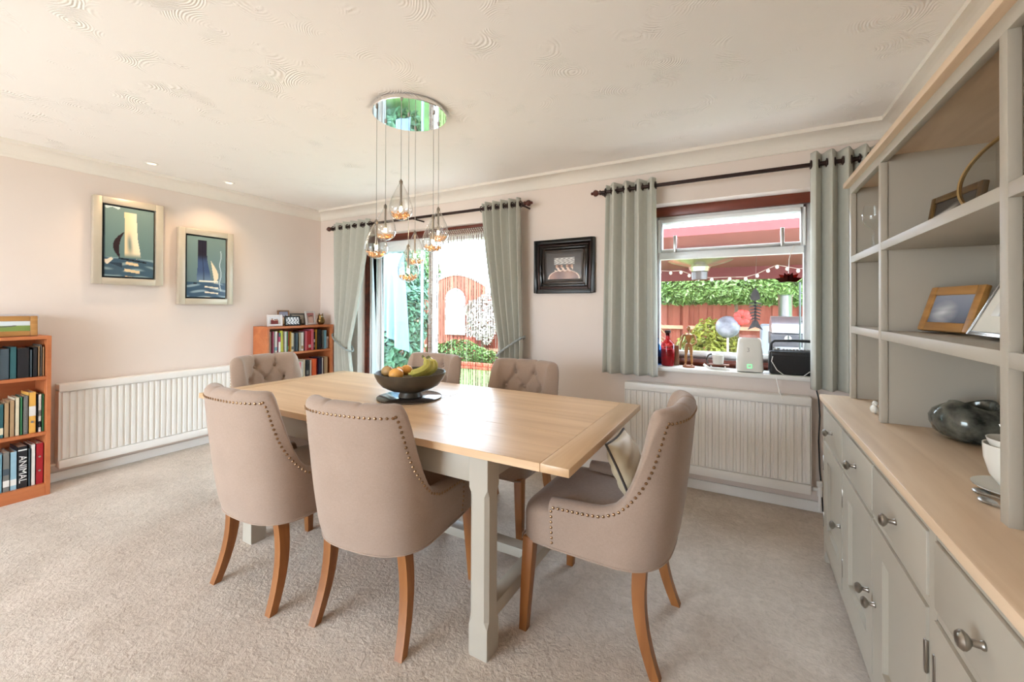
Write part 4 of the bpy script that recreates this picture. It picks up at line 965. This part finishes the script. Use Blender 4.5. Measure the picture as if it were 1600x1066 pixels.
def sail2(a, b):
    c = mixc(S(92, 116, 124), S(126, 150, 146), b)
    if b < .25:
        c = wave(a, b, S(58, 86, 108), S(140, 164, 176), 2.4)
        if .45 < a < .8 and math.sin(70 * b + 4 * a) > .72: c = S(238, 226, 204)
    l, r = .27 - .03 * sm(.6, .25, b), .50 + .10 * sm(.7, .3, b)
    if .27 < b < .95 and l < a < r:
        k = (a - l) / (r - l); c = mixc(S(62, 84, 124), S(36, 30, 46), sm(.55, .72, b)); c = mixc(c, S(112, 136, 160), .7 * sm(.45, .28, b)); c = mixc(c, S(24, 24, 40), sm(.06, .01, abs(k - .5)) * .7)
    y = (b - .24) / .38
    if 0 < y < 1:
        xi = .60 + .10 * (1 - y); xo = xi + .16 * math.sin(PI * y ** .8) * (1 - .3 * y)
        if xi < a < xo: c = S(240, 224, 190)
    if abs(b - .265) < .012 and .3 < a < .8: c = S(244, 238, 222)
    if abs(b - .225) < .014 and .16 < a < .24: c = S(24, 32, 48)
    if abs(a - .86 - .02 * math.sin(20 * b)) < .012 and .1 < b < .8: c = S(196, 212, 216)
    return c
def wall_art(label, yc, zc, w, h, bord, fn, tilt):
    t = thing('framed_painting', label, 'painting', (LX, yc, zc)); D = .055; b = bord
    # deep champagne tray frame: local x out of the wall
    for nm, q in (('frame_side', (-w / 2, -w / 2 + b, -h / 2, h / 2)), ('frame_side', (w / 2 - b, w / 2, -h / 2, h / 2)), ('frame_rail', (-w / 2 + b, w / 2 - b, -h / 2, -h / 2 + b)), ('frame_rail', (-w / 2 + b, w / 2 - b, h / 2 - b, h / 2))):
        B(.004, D, q[0], q[1], q[2], q[3]).build(nm, M_CHAMP, t, bevel=.003)
    B(.004, .018, -w / 2 + b, w / 2 - b, -h / 2 + b, h / 2 - b).build('backing', mat('dark_backing', S(52, 60, 66), .8), t)
    g = .014; iw, ih = w - 2 * b - 2 * g, h - 2 * b - 2 * g
    B(.018, .044, -iw / 2, iw / 2, -ih / 2, ih / 2).build('canvas', mat('canvas_edge', S(70, 96, 112), .7), t)
    panel('painted_face', t, (.0446, -iw / 2, -ih / 2), (0, 1, 0), (0, 0, 1), iw, ih, 84, 120, fn, M_PRINTG)
    t.rotation_euler = (tilt, 0, 0); return t
wall_art('larger sailing picture with a tall cream sail and dark crescent hull in champagne frame', 1.482, 1.818, .447, .692, .052, sail1, 0)
wall_art('sailing picture with a dark blue sail and cream jib in champagne frame', 2.047, 1.664, .455, .692, .052, sail2, 0)
def machine(a, b):
    c = S(70, 60, 52)
    x, y = a - .5, b
    if y < .36 and abs(x) < .47:
        d = math.hypot(x / .46, (y - .02) / .34)
        if d < 1: c = mixc(S(120, 78, 60), S(164, 118, 96), .5 + .5 * math.sin(12 * x))
        if .93 < d < 1.0 : c = S(232, 206, 186)
    for cx in (-.13, .16):
        if abs(x - cx) < .15 and .56 < y < .84: c = mixc(S(110, 102, 98), S(232, 228, 222), .5 + .5 * math.sin(46 * x + 9 * math.sin(30 * y)) * math.cos(40 * y))
        if abs(x - cx) < .10 and .42 < y < .56: c = mixc(S(96, 52, 36), S(196, 150, 122), sm(.02, .07, abs(x - cx)))
    if .28 < y < .46 and abs(x) < .26 and abs(math.sin(22 * x + 13 * y)) > .72: c = S(236, 206, 188)
    return c
bp_ = thing('framed_print', 'black moulded frame with a small sepia print between the curtains', 'picture', (-1.310, BY, 1.648))
w, h = .545, .452
for k, (i0, d) in enumerate(((0, .030), (.032, .022), (.058, .032), (.080, .020))):
    i1 = (.032, .058, .080, .100)[k]
    fm = MB()
    W0, H0, W1, H1 = w / 2 - i0, h / 2 - i0, w / 2 - i1, h / 2 - i1
    for s in (-1, 1):
        fm.box(min(s * W0, s * W1), max(s * W0, s * W1), -d, -.002, -H0, H0); fm.box(-W1, W1, -d, -.002, min(s * H0, s * H1), max(s * H0, s * H1))
    fm.build('frame_moulding', (M_BLK, M_DARKMETAL, mat('black_lacquer', S(22, 18, 18), .15), mat('dark_bronze_liner', S(70, 60, 54), .25, .4))[k], bp_, bevel=.004)
B(-w / 2 + .1, w / 2 - .1, -.012, -.002, -h / 2 + .1, h / 2 - .1).build('mount', mat('umber_mount', S(66, 56, 48), .6), bp_)
panel('print', bp_, (-w / 2 + .118, -.0126, -h / 2 + .118), (1, 0, 0), (0, 0, 1), w - .236, h - .236, 70, 50, machine, M_PRINTG)

# ================================================================ on the window sill
SZ = WIN[2] + .0005
SY = BY + .02
def sx(px, Y=SY): return aty(px, 560, Y).x
rb = thing('glass_bottle', 'square shouldered red glass bottle with a dark cork on the sill', 'bottle', (sx(1043), SY + .01, SZ))
MB().lathe([(.040, 0), (.046, .004), (.048, .03), (.050, .08), (.050, .15), (.044, .172), (.024, .19), (.017, .198), (.016, .235), (.019, .238), (.019, .244)], 10, capt=False).build('glass', glass('ruby_glass', (.85, .22, .28), 1.5), rb, True)
MB().lathe([(.040, .004), (.045, .008), (.047, .08), (.047, .125), (.001, .126)], 10).build('liquid', mat('pink_bath_salts', S(150, 44, 62), .4, vary=.3, scale=60), rb, True)
MB().lathe([(.015, .225), (.015, .246), (.021, .248), (.022, .262), (.018, .266)], 14).build('stopper', mat('dark_cork', S(58, 38, 30), .7), rb, True)
blb = thing('glass_bottle', 'blue glass bottle half hidden by the curtain on the sill', 'bottle', (sx(1026, SY + .05), SY + .06, SZ))
MB().lathe([(.036, 0), (.04, .004), (.04, .13), (.016, .165), (.014, .20), (.017, .203)], 12).build('glass', glass('cobalt_glass', (.30, .52, .80), 1.5), blb, True)
pbk = thing('wooden_plaque', 'small brown wooden plaque behind the red bottle on the sill', 'plaque', (sx(1054, SY + .055), SY + .07, SZ))
B(-.02, .03, -.008, .008, 0, .15).build('plaque', wood('plaque_wood', S(120, 84, 58), S(150, 110, 78), .5, 'Z'), pbk, bevel=.003)
# artist's mannequin
mn = thing('artist_mannequin', 'jointed wooden artist mannequin standing on the sill with one arm on its hip', 'mannequin', (sx(1076), SY + .005, SZ))
M_MAN = wood('mannequin_wood', S(150, 98, 48), S(182, 128, 70), .4, 'Z', 2)
MB().lathe([(.040, 0), (.042, .003), (.042, .010), (.036, .014)], 24).build('base', wood('mannequin_base', S(128, 70, 36), S(156, 92, 50), .4, 'X'), mn, True)
def limb(nm, pts, rad): MB().tube(pts, rad, 10).build(nm, M_MAN, mn, True)
limb('leg', [(-.014, 0, .155), (-.017, 0, .12), (-.018, 0, .09), (-.018, -.002, .085), (-.020, 0, .05), (-.021, 0, .022)], [.011, .013, .008, .010, .009, .005])
limb('leg', [(.014, 0, .155), (.017, 0, .12), (.018, 0, .09), (.018, -.002, .085), (.020, 0, .05), (.021, 0, .022)], [.011, .013, .008, .010, .009, .005])
for s in (-1, 1): MB().ball((s * .022, -.010, .019), .012, 10, 6, (.75, 1.7, .5)).build('foot', M_MAN, mn, True)
MB().ball((0, 0, .163), .022, 12, 8, (1.05, .75, .75)).build('pelvis', M_MAN, mn, True)
MB().tube([(0, 0, .175), (0, 0, .19), (0, 0, .215), (0, 0, .238), (0, 0, .25)], [.009, .013, .023, .026, .010], 12).build('torso', M_MAN, mn, True)
MB().tube([(0, 0, .246), (0, 0, .266)], .006, 8).build('neck', M_MAN, mn, True)
MB().ball((0, -.002, .283), .016, 12, 9, (.85, .95, 1.3)).build('head', M_MAN, mn, True)
limb('arm', [(-.030, 0, .240), (-.040, 0, .225), (-.048, -.002, .19), (-.052, -.004, .185), (-.056, -.010, .150), (-.056, -.012, .125)], [.008, .009, .006, .007, .005, .006])
limb('arm', [(.030, 0, .240), (.040, 0, .225), (.050, .0, .192), (.052, -.002, .188), (.038, -.020, .170), (.022, -.026, .160)], [.008, .009, .006, .007, .005, .006])
# tea-light holder: white cup on a little sledge
gl_ = thing('tealight_sledge', 'white candle cup on a small wooden sledge beside the mannequin', 'candle holder', (sx(1122), SY + .0, SZ))
B(-.07, .07, -.03, .03, .028, .036).build('deck', wood('sledge_wood', S(120, 74, 50), S(150, 98, 70), .5, 'X'), gl_, bevel=.002)
for s in (-1, 1):
    MB().tube([(.075, s * .026, .004), (.0, s * .026, .004), (-.06, s * .026, .006), (-.095, s * .026, .03)], .0045, 8).build('runner', M_WHITE, gl_, True)
    for x in (-.045, .045): MB().tube([(x, s * .024, .004), (x, s * .024, .03)], .004, 6).build('strut', M_WHITE, gl_)
MB().lathe([(.030, .0365), (.034, .04), (.038, .10), (.035, .10), (.031, .05), (.001, .045)], 20).build('cup', M_CER, gl_, True)
MB().tube([(-.04 - .035 * math.sin(PI * k / 10), 0, .065 + .04 * math.cos(PI * k / 10)) for k in range(11)], .006, 8).build('cup_handle', mat('dark_horn', S(74, 64, 58), .4), gl_, True)
# router
rt_ = thing('wifi_router', 'white rounded wifi hub with a green lamp on the sill', 'router', (sx(1171), SY - .02, SZ), math.radians(4))
rg = []
for z, w_, d_ in ((.006, .078, .052), (.012, .081, .055), (.12, .078, .053), (.20, .070, .047), (.222, .067, .044), (.230, .060, .038)):
    rg.append([(math.copysign(abs(math.cos(a)) ** .45, math.cos(a)) * w_, math.copysign(abs(math.sin(a)) ** .45, math.sin(a)) * d_, z) for a in [2 * PI * k / 40 for k in range(40)]])
MB().loft(rg).build('case', mat('white_hub_plastic', S(232, 228, 218), .35, vary=.01), rt_, True)
MB().lathe([(.05, 0), (.052, .007)], 24).build('base', M_BLACK, rt_, xf=Matrix.Diagonal((1.4, .9, 1, 1)))
MB().loft([[(x * .80, y * .80, z) for x, y, _ in rg[5]] for z in (.2295, .2315)]).build('top_grille', mat('brown_grille', S(126, 108, 92), .6), rt_)
text_mesh('logo', '3', .040, mat('grey_ink', S(180, 174, 166), .5), rt_, Matrix(((1, 0, 0, -.012), (0, 0, -1, -.0555), (0, 1, 0, .152), (0, 0, 0, 1))))
frame_boxes(-.018, .010, .030, .056, .003, -.0575, -.056).build('status_lamp', mat('green_led', (.2, .9, .4), .4, emit=(.15, 1, .35), es=.8), rt_)
# radio
rd = thing('radio', 'black portable radio with a carry handle at the right of the sill', 'radio', (sx(1243), SY - .01, SZ), math.radians(2))
B(-.152, .152, -.055, .055, 0, .155).build('body', M_BLACK, rd, bevel=.018, seg=4)
B(-.138, .138, -.058, -.053, .012, .128).build('speaker_grille', mat('speaker_cloth', S(38, 36, 36), .9, vary=.2, scale=300, bump=.4, bscale=500), rd, bevel=.004)
B(-.125, .125, -.035, .04, .155, .162).build('control_deck', mat('grey_deck', S(96, 94, 92), .35, .3), rd, bevel=.003)
for k in range(8): B(-.075 + .019 * k, -.064 + .019 * k, -.028, -.014, .162, .168).build('button', mat('silver_button', S(170, 168, 164), .3, .6), rd, bevel=.001, seg=1)
for x in (-.105, .105): MB().lathe([(.016, .162), (.016, .174), (.013, .176)], 16, (x, -.01, 0)).build('dial', mat('silver_button', S(170, 168, 164), .3, .6), rd, True)
MB().tube([(-.14, .0, .15), (-.138, .0, .20), (-.118, .0, .218), (0, 0, .222), (.118, 0, .218), (.138, 0, .20), (.14, 0, .15)], .0095, 10).build('handle', M_BLACK, rd, True)
# cables
cb = thing('power_cable', 'thin white cable looping from the sill over the radiator', 'cable')
pts = [Vector((sx(1206), SY - .09, .985)), Vector((sx(1204), BY - .085, .955)), Vector((sx(1212), BY - .088, .90)), Vector((sx(1222), BY - .09, .872)), Vector((sx(1238), BY - .09, .862)), Vector((sx(1252), BY - .088, .87)), Vector((sx(1262), BY - .08, .90))]
MB().tube(pts, .0026, 6).build('upper_loop', M_WHITE, cb, True)
MB().tube([aty(1212, 588, BY - .082), aty(1216, 605, BY - .09), aty(1218, 613, BY - .10), aty(1223, 625, BY - .11)], .0026, 6).build('drop', M_WHITE, cb, True)
MB().lathe([(.004, -.012), (.006, 0), (.004, .012)], 8, tuple(aty(1218, 612, BY - .1))).build('pull', M_WHITE, cb, True)
b2 = thing('black_cable', 'black cable hanging behind the dresser end beside the radiator', 'cable')
MB().tube([aty(x, y, BY - .02) for x, y in ((1274, 604), (1279, 622), (1281, 650), (1279, 690), (1281, 735), (1284, 768), (1286, 800))], .004, 6).build('cable', M_BLACK, b2, True)
# hanging ornaments in the window
HYY = GY - .075
sc_ = thing('suncatcher', 'red stained glass lotus hanging on a cord in the window', 'suncatcher', aty(1232, 432, HYY))
M_RG = glass('red_stained_glass', (.62, .16, .10)); M_DG = glass('dark_red_glass', (.30, .05, .06))
for k, (ang, ln) in enumerate(((-75, .082), (-48, .078), (-22, .066), (0, .062), (22, .066), (48, .078), (75, .082))):
    a = math.radians(ang); d = Vector((math.sin(a), 0, math.cos(a))); n = Vector((d.z, 0, -d.x)); o_ = Vector((0, .002 * (k % 2), -.035))
    pts = [o_, o_ + d * ln * .5 + n * .018, o_ + d * ln, o_ + d * ln * .5 - n * .018]
    MB().add([p + Vector((0, q, 0)) for q in (-.0015, .0015) for p in pts], [(0, 1, 2, 3), (7, 6, 5, 4), (0, 4, 5, 1), (1, 5, 6, 2), (2, 6, 7, 3), (3, 7, 4, 0)]).build('petal', M_RG if k % 2 else M_DG, sc_)
cp = aty(1232, 432, HYY); top = aty(1241, 383, HYY + .02)
MB().tube([(0, 0, .02), Vector(aty(1233, 405, HYY) - cp), Vector(aty(1236, 394, HYY) - cp), Vector(top - cp)], .0025, 6).build('cord', M_WHITE, sc_)
fs_ = thing('fish_ornament', 'grey metal fish skeleton hanging nose up in the window', 'ornament', aty(1180, 484, HYY))
M_FISH = mat('grey_zinc', S(112, 112, 116), .4, .5, .1, 30)
k_ = .0031 * 1.42
def plate(nm, pts, th=.004): MB().prism([(x * k_, z * k_) for x, z in pts], -th / 2, th / 2).build(nm, M_FISH, fs_)
plate('head', [(-7, 17), (-6, 24), (-3, 31), (0, 35), (3, 31), (6, 24), (7, 17), (3, 15), (-3, 15)])
plate('spine', [(-1.2, -18), (1.2, -18), (1.2, 16), (-1.2, 16)])
for q in range(6): 
    z = 11 - 5 * q; wv = 9.5 - .5 * q
    plate('rib', [(-wv, z - 3.0), (-wv + 1, z - .5), (0, z + 1.6), (wv - 1, z - .5), (wv, z - 3.0), (wv - 3, z - 2.2), (0, z - .8), (-wv + 3, z - 2.2)])
plate('tail', [(-3, -17), (3, -17), (6, -24), (11, -33), (5, -30), (0, -28), (-5, -30), (-11, -33), (-6, -24)])
MB().tube([(0, 0, 34 * k_), tuple(Vector(aty(1182, 398, HYY)) - Vector(aty(1180, 484, HYY)))], .0008, 5).build('cord', M_STEEL, fs_)

# ================================================================ the garden
GZ = -.18
def grass_mat():
    return mat('lawn', S(92, 118, 56), .9, vary=.25, scale=3, bump=.6, bscale=60, bdist=.03)
struct(B(-30, 30, BY + WT, 40, GZ - .3, GZ).build('ground', grass_mat()))
struct(B(-30, 30, -40, FY - WT, GZ - .3, GZ).build('ground', mat('rear_paving', S(196, 188, 176), .9, vary=.1, scale=2)))
struct(B(-4.8, 2.6, BY + WT, 5.6, GZ, GZ + .03).build('patio', mat('patio_stone', S(204, 190, 174), .85, vary=.12, scale=3)))
M_FEN = wood('red_cedar_fence', S(132, 62, 46), S(160, 84, 64), .8, 'Z', .6, .3)
FEN = 9.2
fen = thing('garden_fence', 'long red timber board fence across the end of the garden', 'fence', (0, FEN, GZ))
bw_ = .125; me0 = None; fx = -11.5; k = 0
while fx < 4.2:
    h = 1.78
    if me0 is None:
        o = B(0, bw_ + .012, -.012, .012, 0, h).build('board', M_FEN, fen); me0 = o.data
    else: o = link('board', me0, fen)
    o.location = (fx, .026 * (k % 2), 0); fx += bw_; k += 1
for z in (.35, 1.05): B(-11.5, 4.2, -.06, -.02, z, z + .07).build('rail', wood('pale_fence_rail', S(200, 140, 112), S(216, 160, 130), .8, 'X'), fen)
for x in range(-11, 5, 2): B(x - .05, x + .05, -.07, .05, 0, 1.85).build('post', M_FEN, fen)
def foliage(name, label, cat, c, rad, n, size, m, seed, trunk=True, group=None, shell=.55):
    rnd = random.Random(seed); t = thing(name, label, cat, (c[0], c[1], GZ), 0, group); mb = MB(); cz = c[2] - GZ
    for _ in range(n):
        while True:
            v = Vector((rnd.gauss(0, 1), rnd.gauss(0, 1), rnd.gauss(0, 1)))
            if v.length > .1: break
        v.normalize(); lump = .86 + .14 * math.sin(5 * v.x + seed) * math.cos(4 * v.z + 2 * v.y)
        p = Vector((v.x * rad[0], v.y * rad[1], v.z * rad[2])) * (shell + (1 - shell) * rnd.random() ** .5) * lump + Vector((0, 0, cz))
        if p.z < .02: continue
        nrm = (v + Vector((rnd.uniform(-.8, .8), rnd.uniform(-.8, .8), rnd.uniform(-.3, .9)))).normalized(); a = nrm.orthogonal().normalized()
        a.rotate(Matrix.Rotation(rnd.uniform(0, 2 * PI), 3, nrm)); b_ = nrm.cross(a); s = size * rnd.uniform(.6, 1.3)
        mb.add([p - a * s, p + b_ * s * .42 + nrm * s * .15, p + a * s, p - b_ * s * .42 + nrm * s * .15], [(0, 1, 2), (0, 2, 3)])
    tag(mb.build('foliage', m, t), kind='stuff')
    if trunk: MB().tube([(0, 0, 0), (.02, .01, cz * .5), (0, .02, cz)], [.05, .04, .025], 8).build('stem', mat('bark', S(96, 78, 60), .9, vary=.2), t)
    return t
def leafmat(n, c): 
    m = mat(n, c, .45, vary=.28, scale=5); return m
G1 = leafmat('laurel_leaf', S(74, 104, 74)); G2 = leafmat('yellow_green_leaf', S(146, 150, 58)); G3 = leafmat('ivy_leaf', S(94, 122, 60)); G4 = leafmat('blossom', S(196, 188, 180)); G5 = leafmat('dark_leaf', S(58, 86, 56))
foliage('laurel_shrub', 'big dark laurel shrub seen through the closed patio pane', 'shrub', (-5.75, 5.6, .85), (1.05, .8, 1.15), 5200, .075, G1, 1)
foliage('laurel_shrub', 'tall rear laurel shrub above the big one in the patio pane', 'shrub', (-7.0, 6.9, 1.75), (1.1, .8, 1.0), 3600, .08, G5, 2)
foliage('blossom_shrub', 'white flowering shrub before the red fence beyond the bead curtain', 'shrub', (-5.75, 8.86, 1.0), (.62, .09, .70), 1700, .06, G4, 3)
foliage('green_shrub', 'low green shrub along the brick edging beyond the bead curtain', 'shrub', (-6.3, 8.56, .10), (1.3, .10, .42), 2200, .06, G3, 4)
foliage('golden_shrub', 'yellow green shrub in the middle of the window view', 'shrub', (-.44, 7.3, .55), (.6, .4, .62), 3200, .05, G2, 5)
foliage('golden_shrub', 'yellow green shrub at the right behind the barbecue', 'shrub', (1.15, 8.70, .35), (.65, .26, .70), 2800, .055, G2, 6)
foliage('grey_green_shrub', 'pale low shrub at the left of the window view', 'shrub', (-.85, 6.35, .35), (.32, .22, .5), 1800, .05, leafmat('sage_leaf', S(150, 172, 130)), 7)
iv = foliage('ivy_hedge', 'ivy hanging over the top of the fence below the canopy', 'ivy', (-.1, FEN - .32, 1.62), (2.6, .10, .30), 5200, .085, G3, 8, True)
gs = thing('ornamental_grass', 'arching clump of ornamental grass at the left of the window view', 'grass', (-1.55, 6.6, GZ)); mb = MB(); rnd = random.Random(4)
for k in range(70):
    a = rnd.uniform(0, 2 * PI); L = rnd.uniform(.9, 1.5); o_ = rnd.uniform(.15, .6); d = Vector((math.cos(a), math.sin(a), 0)); s = Vector((-d.y, d.x, 0)) * .012
    pp = [Vector((0, 0, 0)) + d * .04, d * o_ * .35 + Vector((0, 0, L * .6)), d * o_ * .8 + Vector((0, 0, L * .95)), d * o_ * 1.25 + Vector((0, 0, L * .8))]
    for p, q in zip(pp, pp[1:]): mb.add([p - s, p + s, q + s * .7, q - s * .7], [(0, 1, 2, 3)])
tag(mb.build('blades', leafmat('grass_blade', S(130, 146, 92)), gs), kind='stuff')
# brick edging of the border
ed = thing('brick_edging', 'low red brick edging along the lawn beyond the bead curtain', 'edging', (-9.6, 8.30, GZ)); me0 = None
M_BRK = mat('edging_brick', S(190, 84, 62), .85, vary=.15, scale=6)
for r_ in range(2):
    for k in range(30):
        if me0 is None: o = B(0, .21, -.05, .05, 0, .07).build('brick', M_BRK, ed, bevel=.005, seg=1); me0 = o.data
        else: o = link('brick', me0, ed)
        o.location = (.22 * k + .11 * r_, 0, .005 + .08 * r_)
# arched top fence panel with pale coping
ap = thing('arched_fence_panel', 'tall arched red fence panel with pale coping beyond the bead curtain', 'fence panel', (-6.75, FEN - .10, GZ))
npn = 15
for k in range(npn):
    x0 = -.95 + 1.9 * k / npn; x1 = x0 + 1.9 / npn; f = lambda x: 2.02 + .32 * math.cos(x / .95 * PI / 2)
    MB().hexa([(x0, -.012, 0), (x1 - .004, -.012, 0), (x0, .012, 0), (x1 - .004, .012, 0), (x0, -.012, f(x0)), (x1 - .004, -.012, f(x1)), (x0, .012, f(x0)), (x1 - .004, .012, f(x1))]).build('board', M_FEN, ap)
MB().tube([(-.97 + 1.94 * k / 20, 0, 2.04 + .32 * math.cos((-.97 + 1.94 * k / 20) / .97 * PI / 2)) for k in range(21)], .045, 8).build('coping', mat('pale_coping', S(170, 160, 152), .8), ap, True)
# arched garden mirror on the fence
am = thing('arched_mirror', 'white arched garden mirror on the red fence beyond the bead curtain', 'mirror', (-6.72, FEN - .16, 1.02))
arch = [(.30 * math.cos(PI * k / 16), .45 + .30 * math.sin(PI * k / 16)) for k in range(17)]
outl = [(.30, -.45)] + arch + [(-.30, -.45)]
MB().tube([(x, 0, z) for x, z in outl], .03, 8, loop=True).build('frame', M_WHITE, am, True)
MB().prism([(x * .95, z * .97) for x, z in outl], .0, .01).build('mirror_glass', mat('weathered_mirror', S(200, 206, 190), .12, .9), am)
for x in (-.1, .1): MB().tube([(x, -.005, -.44), (x, -.005, .70)], .012, 6).build('bar', M_WHITE, am)
# rotary line with a hung sheet
wl = thing('washing_post', 'grey washing line post on the lawn in the patio pane', 'washing line', (-4.35, 5.0, GZ))
MB().tube([(0, 0, 0), (0, 0, 2.42)], .022, 10).build('post', mat('galvanised', S(160, 170, 178), .4, .6), wl, True)
for a in (0, 1, 2, 3): MB().tube([(0, 0, 2.38), (.95 * math.cos(a * PI / 2 + .4), .95 * math.sin(a * PI / 2 + .4), 2.60)], .012, 8).build('arm', mat('galvanised', S(160, 170, 178), .4, .6), wl, True)
shm = MB(); rg = []
for j in range(31):
    t = j / 30; row_ = []
    for i in range(61):
        u = i / 60; z = 2.12 - t * (1.15 + .38 * u ** 1.5); x = -.60 + .50 * u + .10 * t * u; y = .07 * math.sin(20 * u + 1.2 * t) * (.3 + .7 * t) + .05 * math.sin(7 * u)
        row_.append((x, y, z))
    rg.append(row_)
sht = thing('hung_sheet', 'pale blue sheet drying on the line seen through the patio pane', 'sheet', (-4.42, 4.72, 0))
shm.loft(rg, caps=False, closed=False).build('cloth', mat('pale_blue_cotton', S(136, 152, 174), .9, vary=.03), sht, True)
# maroon canopy over the terrace
gz = thing('garden_canopy', 'maroon fabric canopy with a valance standing outside the window', 'canopy', (0, 0, 0))
M_MAR = mat('maroon_canvas', S(136, 74, 70), .9, vary=.06, scale=4); M_MARD = mat('maroon_valance', S(112, 52, 52), .9, vary=.06, scale=4)
gx0, gx1, gy0, gy1 = -2.05, 2.0, 5.0, 8.3
MB().hexa([(gx0, gy0, 2.17), (gx1, gy0, 2.17), (gx0, gy1, 2.02), (gx1, gy1, 2.02), (gx0, gy0, 2.20), (gx1, gy0, 2.20), (gx0, gy1, 2.05), (gx1, gy1, 2.05)]).build('canopy_sheet', M_MAR, gz)
B(gx0, gx1, gy1, gy1 + .015, 1.80, 2.05).build('valance', M_MARD, gz); B(gx0, gx1, gy0 - .015, gy0, 2.10, 2.20).build('valance', M_MARD, gz)
for x in (gx0 + .04, gx1 - .04):
    for y in (gy0 + .04, gy1 - .04): MB().tube([(x, y, GZ), (x, y, 2.05)], .022, 8).build('post', mat('pale_post', S(160, 152, 142), .5), gz, True)
# string of bulbs
sl_ = thing('string_lights', 'string of small white bulbs along the far canopy edge', 'string lights')
pts = [aty(x, y, gy1 - .7) for x, y in ((1024, 419), (1031, 423), (1048, 424), (1064, 423), (1077, 428), (1092, 433), (1112, 434), (1140, 433), (1165, 433), (1183, 428), (1200, 420), (1214, 414), (1230, 417), (1247, 420), (1265, 419))]
MB().tube(pts, .004, 5).build('wire', mat('cream_wire', S(220, 206, 190), .6), sl_)
for p in pts: MB().ball(p - Vector((0, 0, .03)), .026, 8, 6, (1, 1, 1.25)).build('bulb', mat('frosted_bulb', S(246, 240, 230), .3), sl_, True)
# hanging patio heater
ph_c = aty(1093, 411, 6.4)
ht = thing('patio_heater', 'cone shaped silver patio heater hanging under the canopy', 'heater', ph_c)
MB().lathe([(.02, -.24), (.10, -.235), (.105, -.13), (.12, -.12)], 24).build('burner', mat('dark_steel', S(90, 86, 84), .4, .8), ht, True)
MB().lathe([(.12, -.12), (.14, -.06), (.38, .01), (.42, .03), (.10, .07), (.001, .08)], 40).build('reflector', mat('polished_alloy', S(200, 190, 180), .22, .9), ht, True)
MB().tube([(0, 0, .07), (0, 0, 2.10 - ph_c.z)], .012, 8).build('hanging_rod', M_STEEL, ht)
# globe, barbecue and trellis
gp = aty(1137, 511, 6.2)
gb = thing('garden_globe', 'white mottled garden globe on a stake among the shrubs', 'globe', (gp.x, gp.y, GZ))
MB().ball((0, 0, gp.z - GZ), .145, 24, 14).build('globe', mat('mottled_white_glaze', S(112, 112, 120), .4, vary=.5, scale=9), gb, True)
MB().tube([(0, 0, 0), (0, 0, gp.z - GZ - .13)], .015, 8).build('stake', M_STEEL, gb)
mb = MB()
for k in range(7):
    a = 2 * PI * k / 7; mb.ball((.17 + .06 * math.cos(a), -.05, gp.z - GZ + .13 + .06 * math.sin(a)), .045, 8, 5, (1, .4, 1))
mb.build('flower', mat('red_petals', S(206, 60, 52), .6, vary=.15), gb, True)
qc = aty(1238, 520, 5.4)
bq = thing('barbecue', 'silver hooded barbecue standing outside at the right of the window', 'barbecue', (qc.x + .06, qc.y, GZ)); zt = qc.z - GZ
M_BBQ = mat('brushed_hood', S(150, 152, 158), .28, .9, .05, 30)
B(-.27, .42, -.24, .24, zt - .14, zt + .0).build('firebox', mat('charcoal_steel', S(66, 66, 70), .4, .5), bq, bevel=.01)
MB().prism([(.25 * math.cos(PI * k / 12), .17 * math.sin(PI * k / 12)) for k in range(13)], -.26, .40).build('hood', M_BBQ, bq, True, xf=Matrix.Translation((0, 0, zt + .005)) @ Matrix.Rotation(-PI / 2, 4, 'Z'))
MB().lathe([(.025, 0), (.03, .004), (.03, .02)], 16).build('gauge', M_CHROME, bq, True, xf=Matrix.Translation((-.12, -.24, zt - .05)) @ Matrix.Rotation(PI / 2, 4, 'X'))
for x in (-.22, .37):
    for y in (-.19, .19): B(x - .02, x + .02, y - .02, y + .02, 0, zt - .13).build('leg', mat('charcoal_steel', S(66, 66, 70), .4, .5), bq)
hc_ = aty(1227, 490, 7.0)
hp = thing('garden_chimney', 'tall silver flue of a garden stove behind the barbecue', 'flue', (hc_.x, 7.0, GZ))
MB().lathe([(.085, .55), (.085, aty(1227, 463, 7.0).z - GZ), (.10, aty(1227, 462, 7.0).z - GZ + .01)], 20).build('flue', M_BBQ, hp, True)
B(-.30, .30, -.25, .25, .0, 1.25).build('stove_body', mat('pale_stove', S(140, 146, 156), .4, .2), hp, bevel=.03)
tl = thing('trellis', 'thin dark metal trellis rising beside the barbecue', 'trellis', (aty(1250, 480, 4.6).x, 4.6, GZ))
MB().tube([(0, 0, 0), (0, 0, 1.72)], .008, 8).build('upright', mat('dark_iron', S(70, 76, 72), .5, .6), tl, True)
MB().tube([(.45, 0, 0), (.45, 0, 1.72)], .008, 8).build('upright', mat('dark_iron', S(70, 76, 72), .5, .6), tl, True)
for z in (.7, 1.09, 1.36, 1.62): MB().tube([(0, 0, z), (.45, 0, z)], .006, 6).build('bar', mat('dark_iron', S(70, 76, 72), .5, .6), tl)
# garden hedge far behind, and the trees that close the view at the left
foliage('background_tree', 'loose tree rising behind the fence at the left of the patio view', 'tree', (-11.5, 12.5, 2.6), (1.6, 1.2, 1.7), 3000, .12, G3, 11)
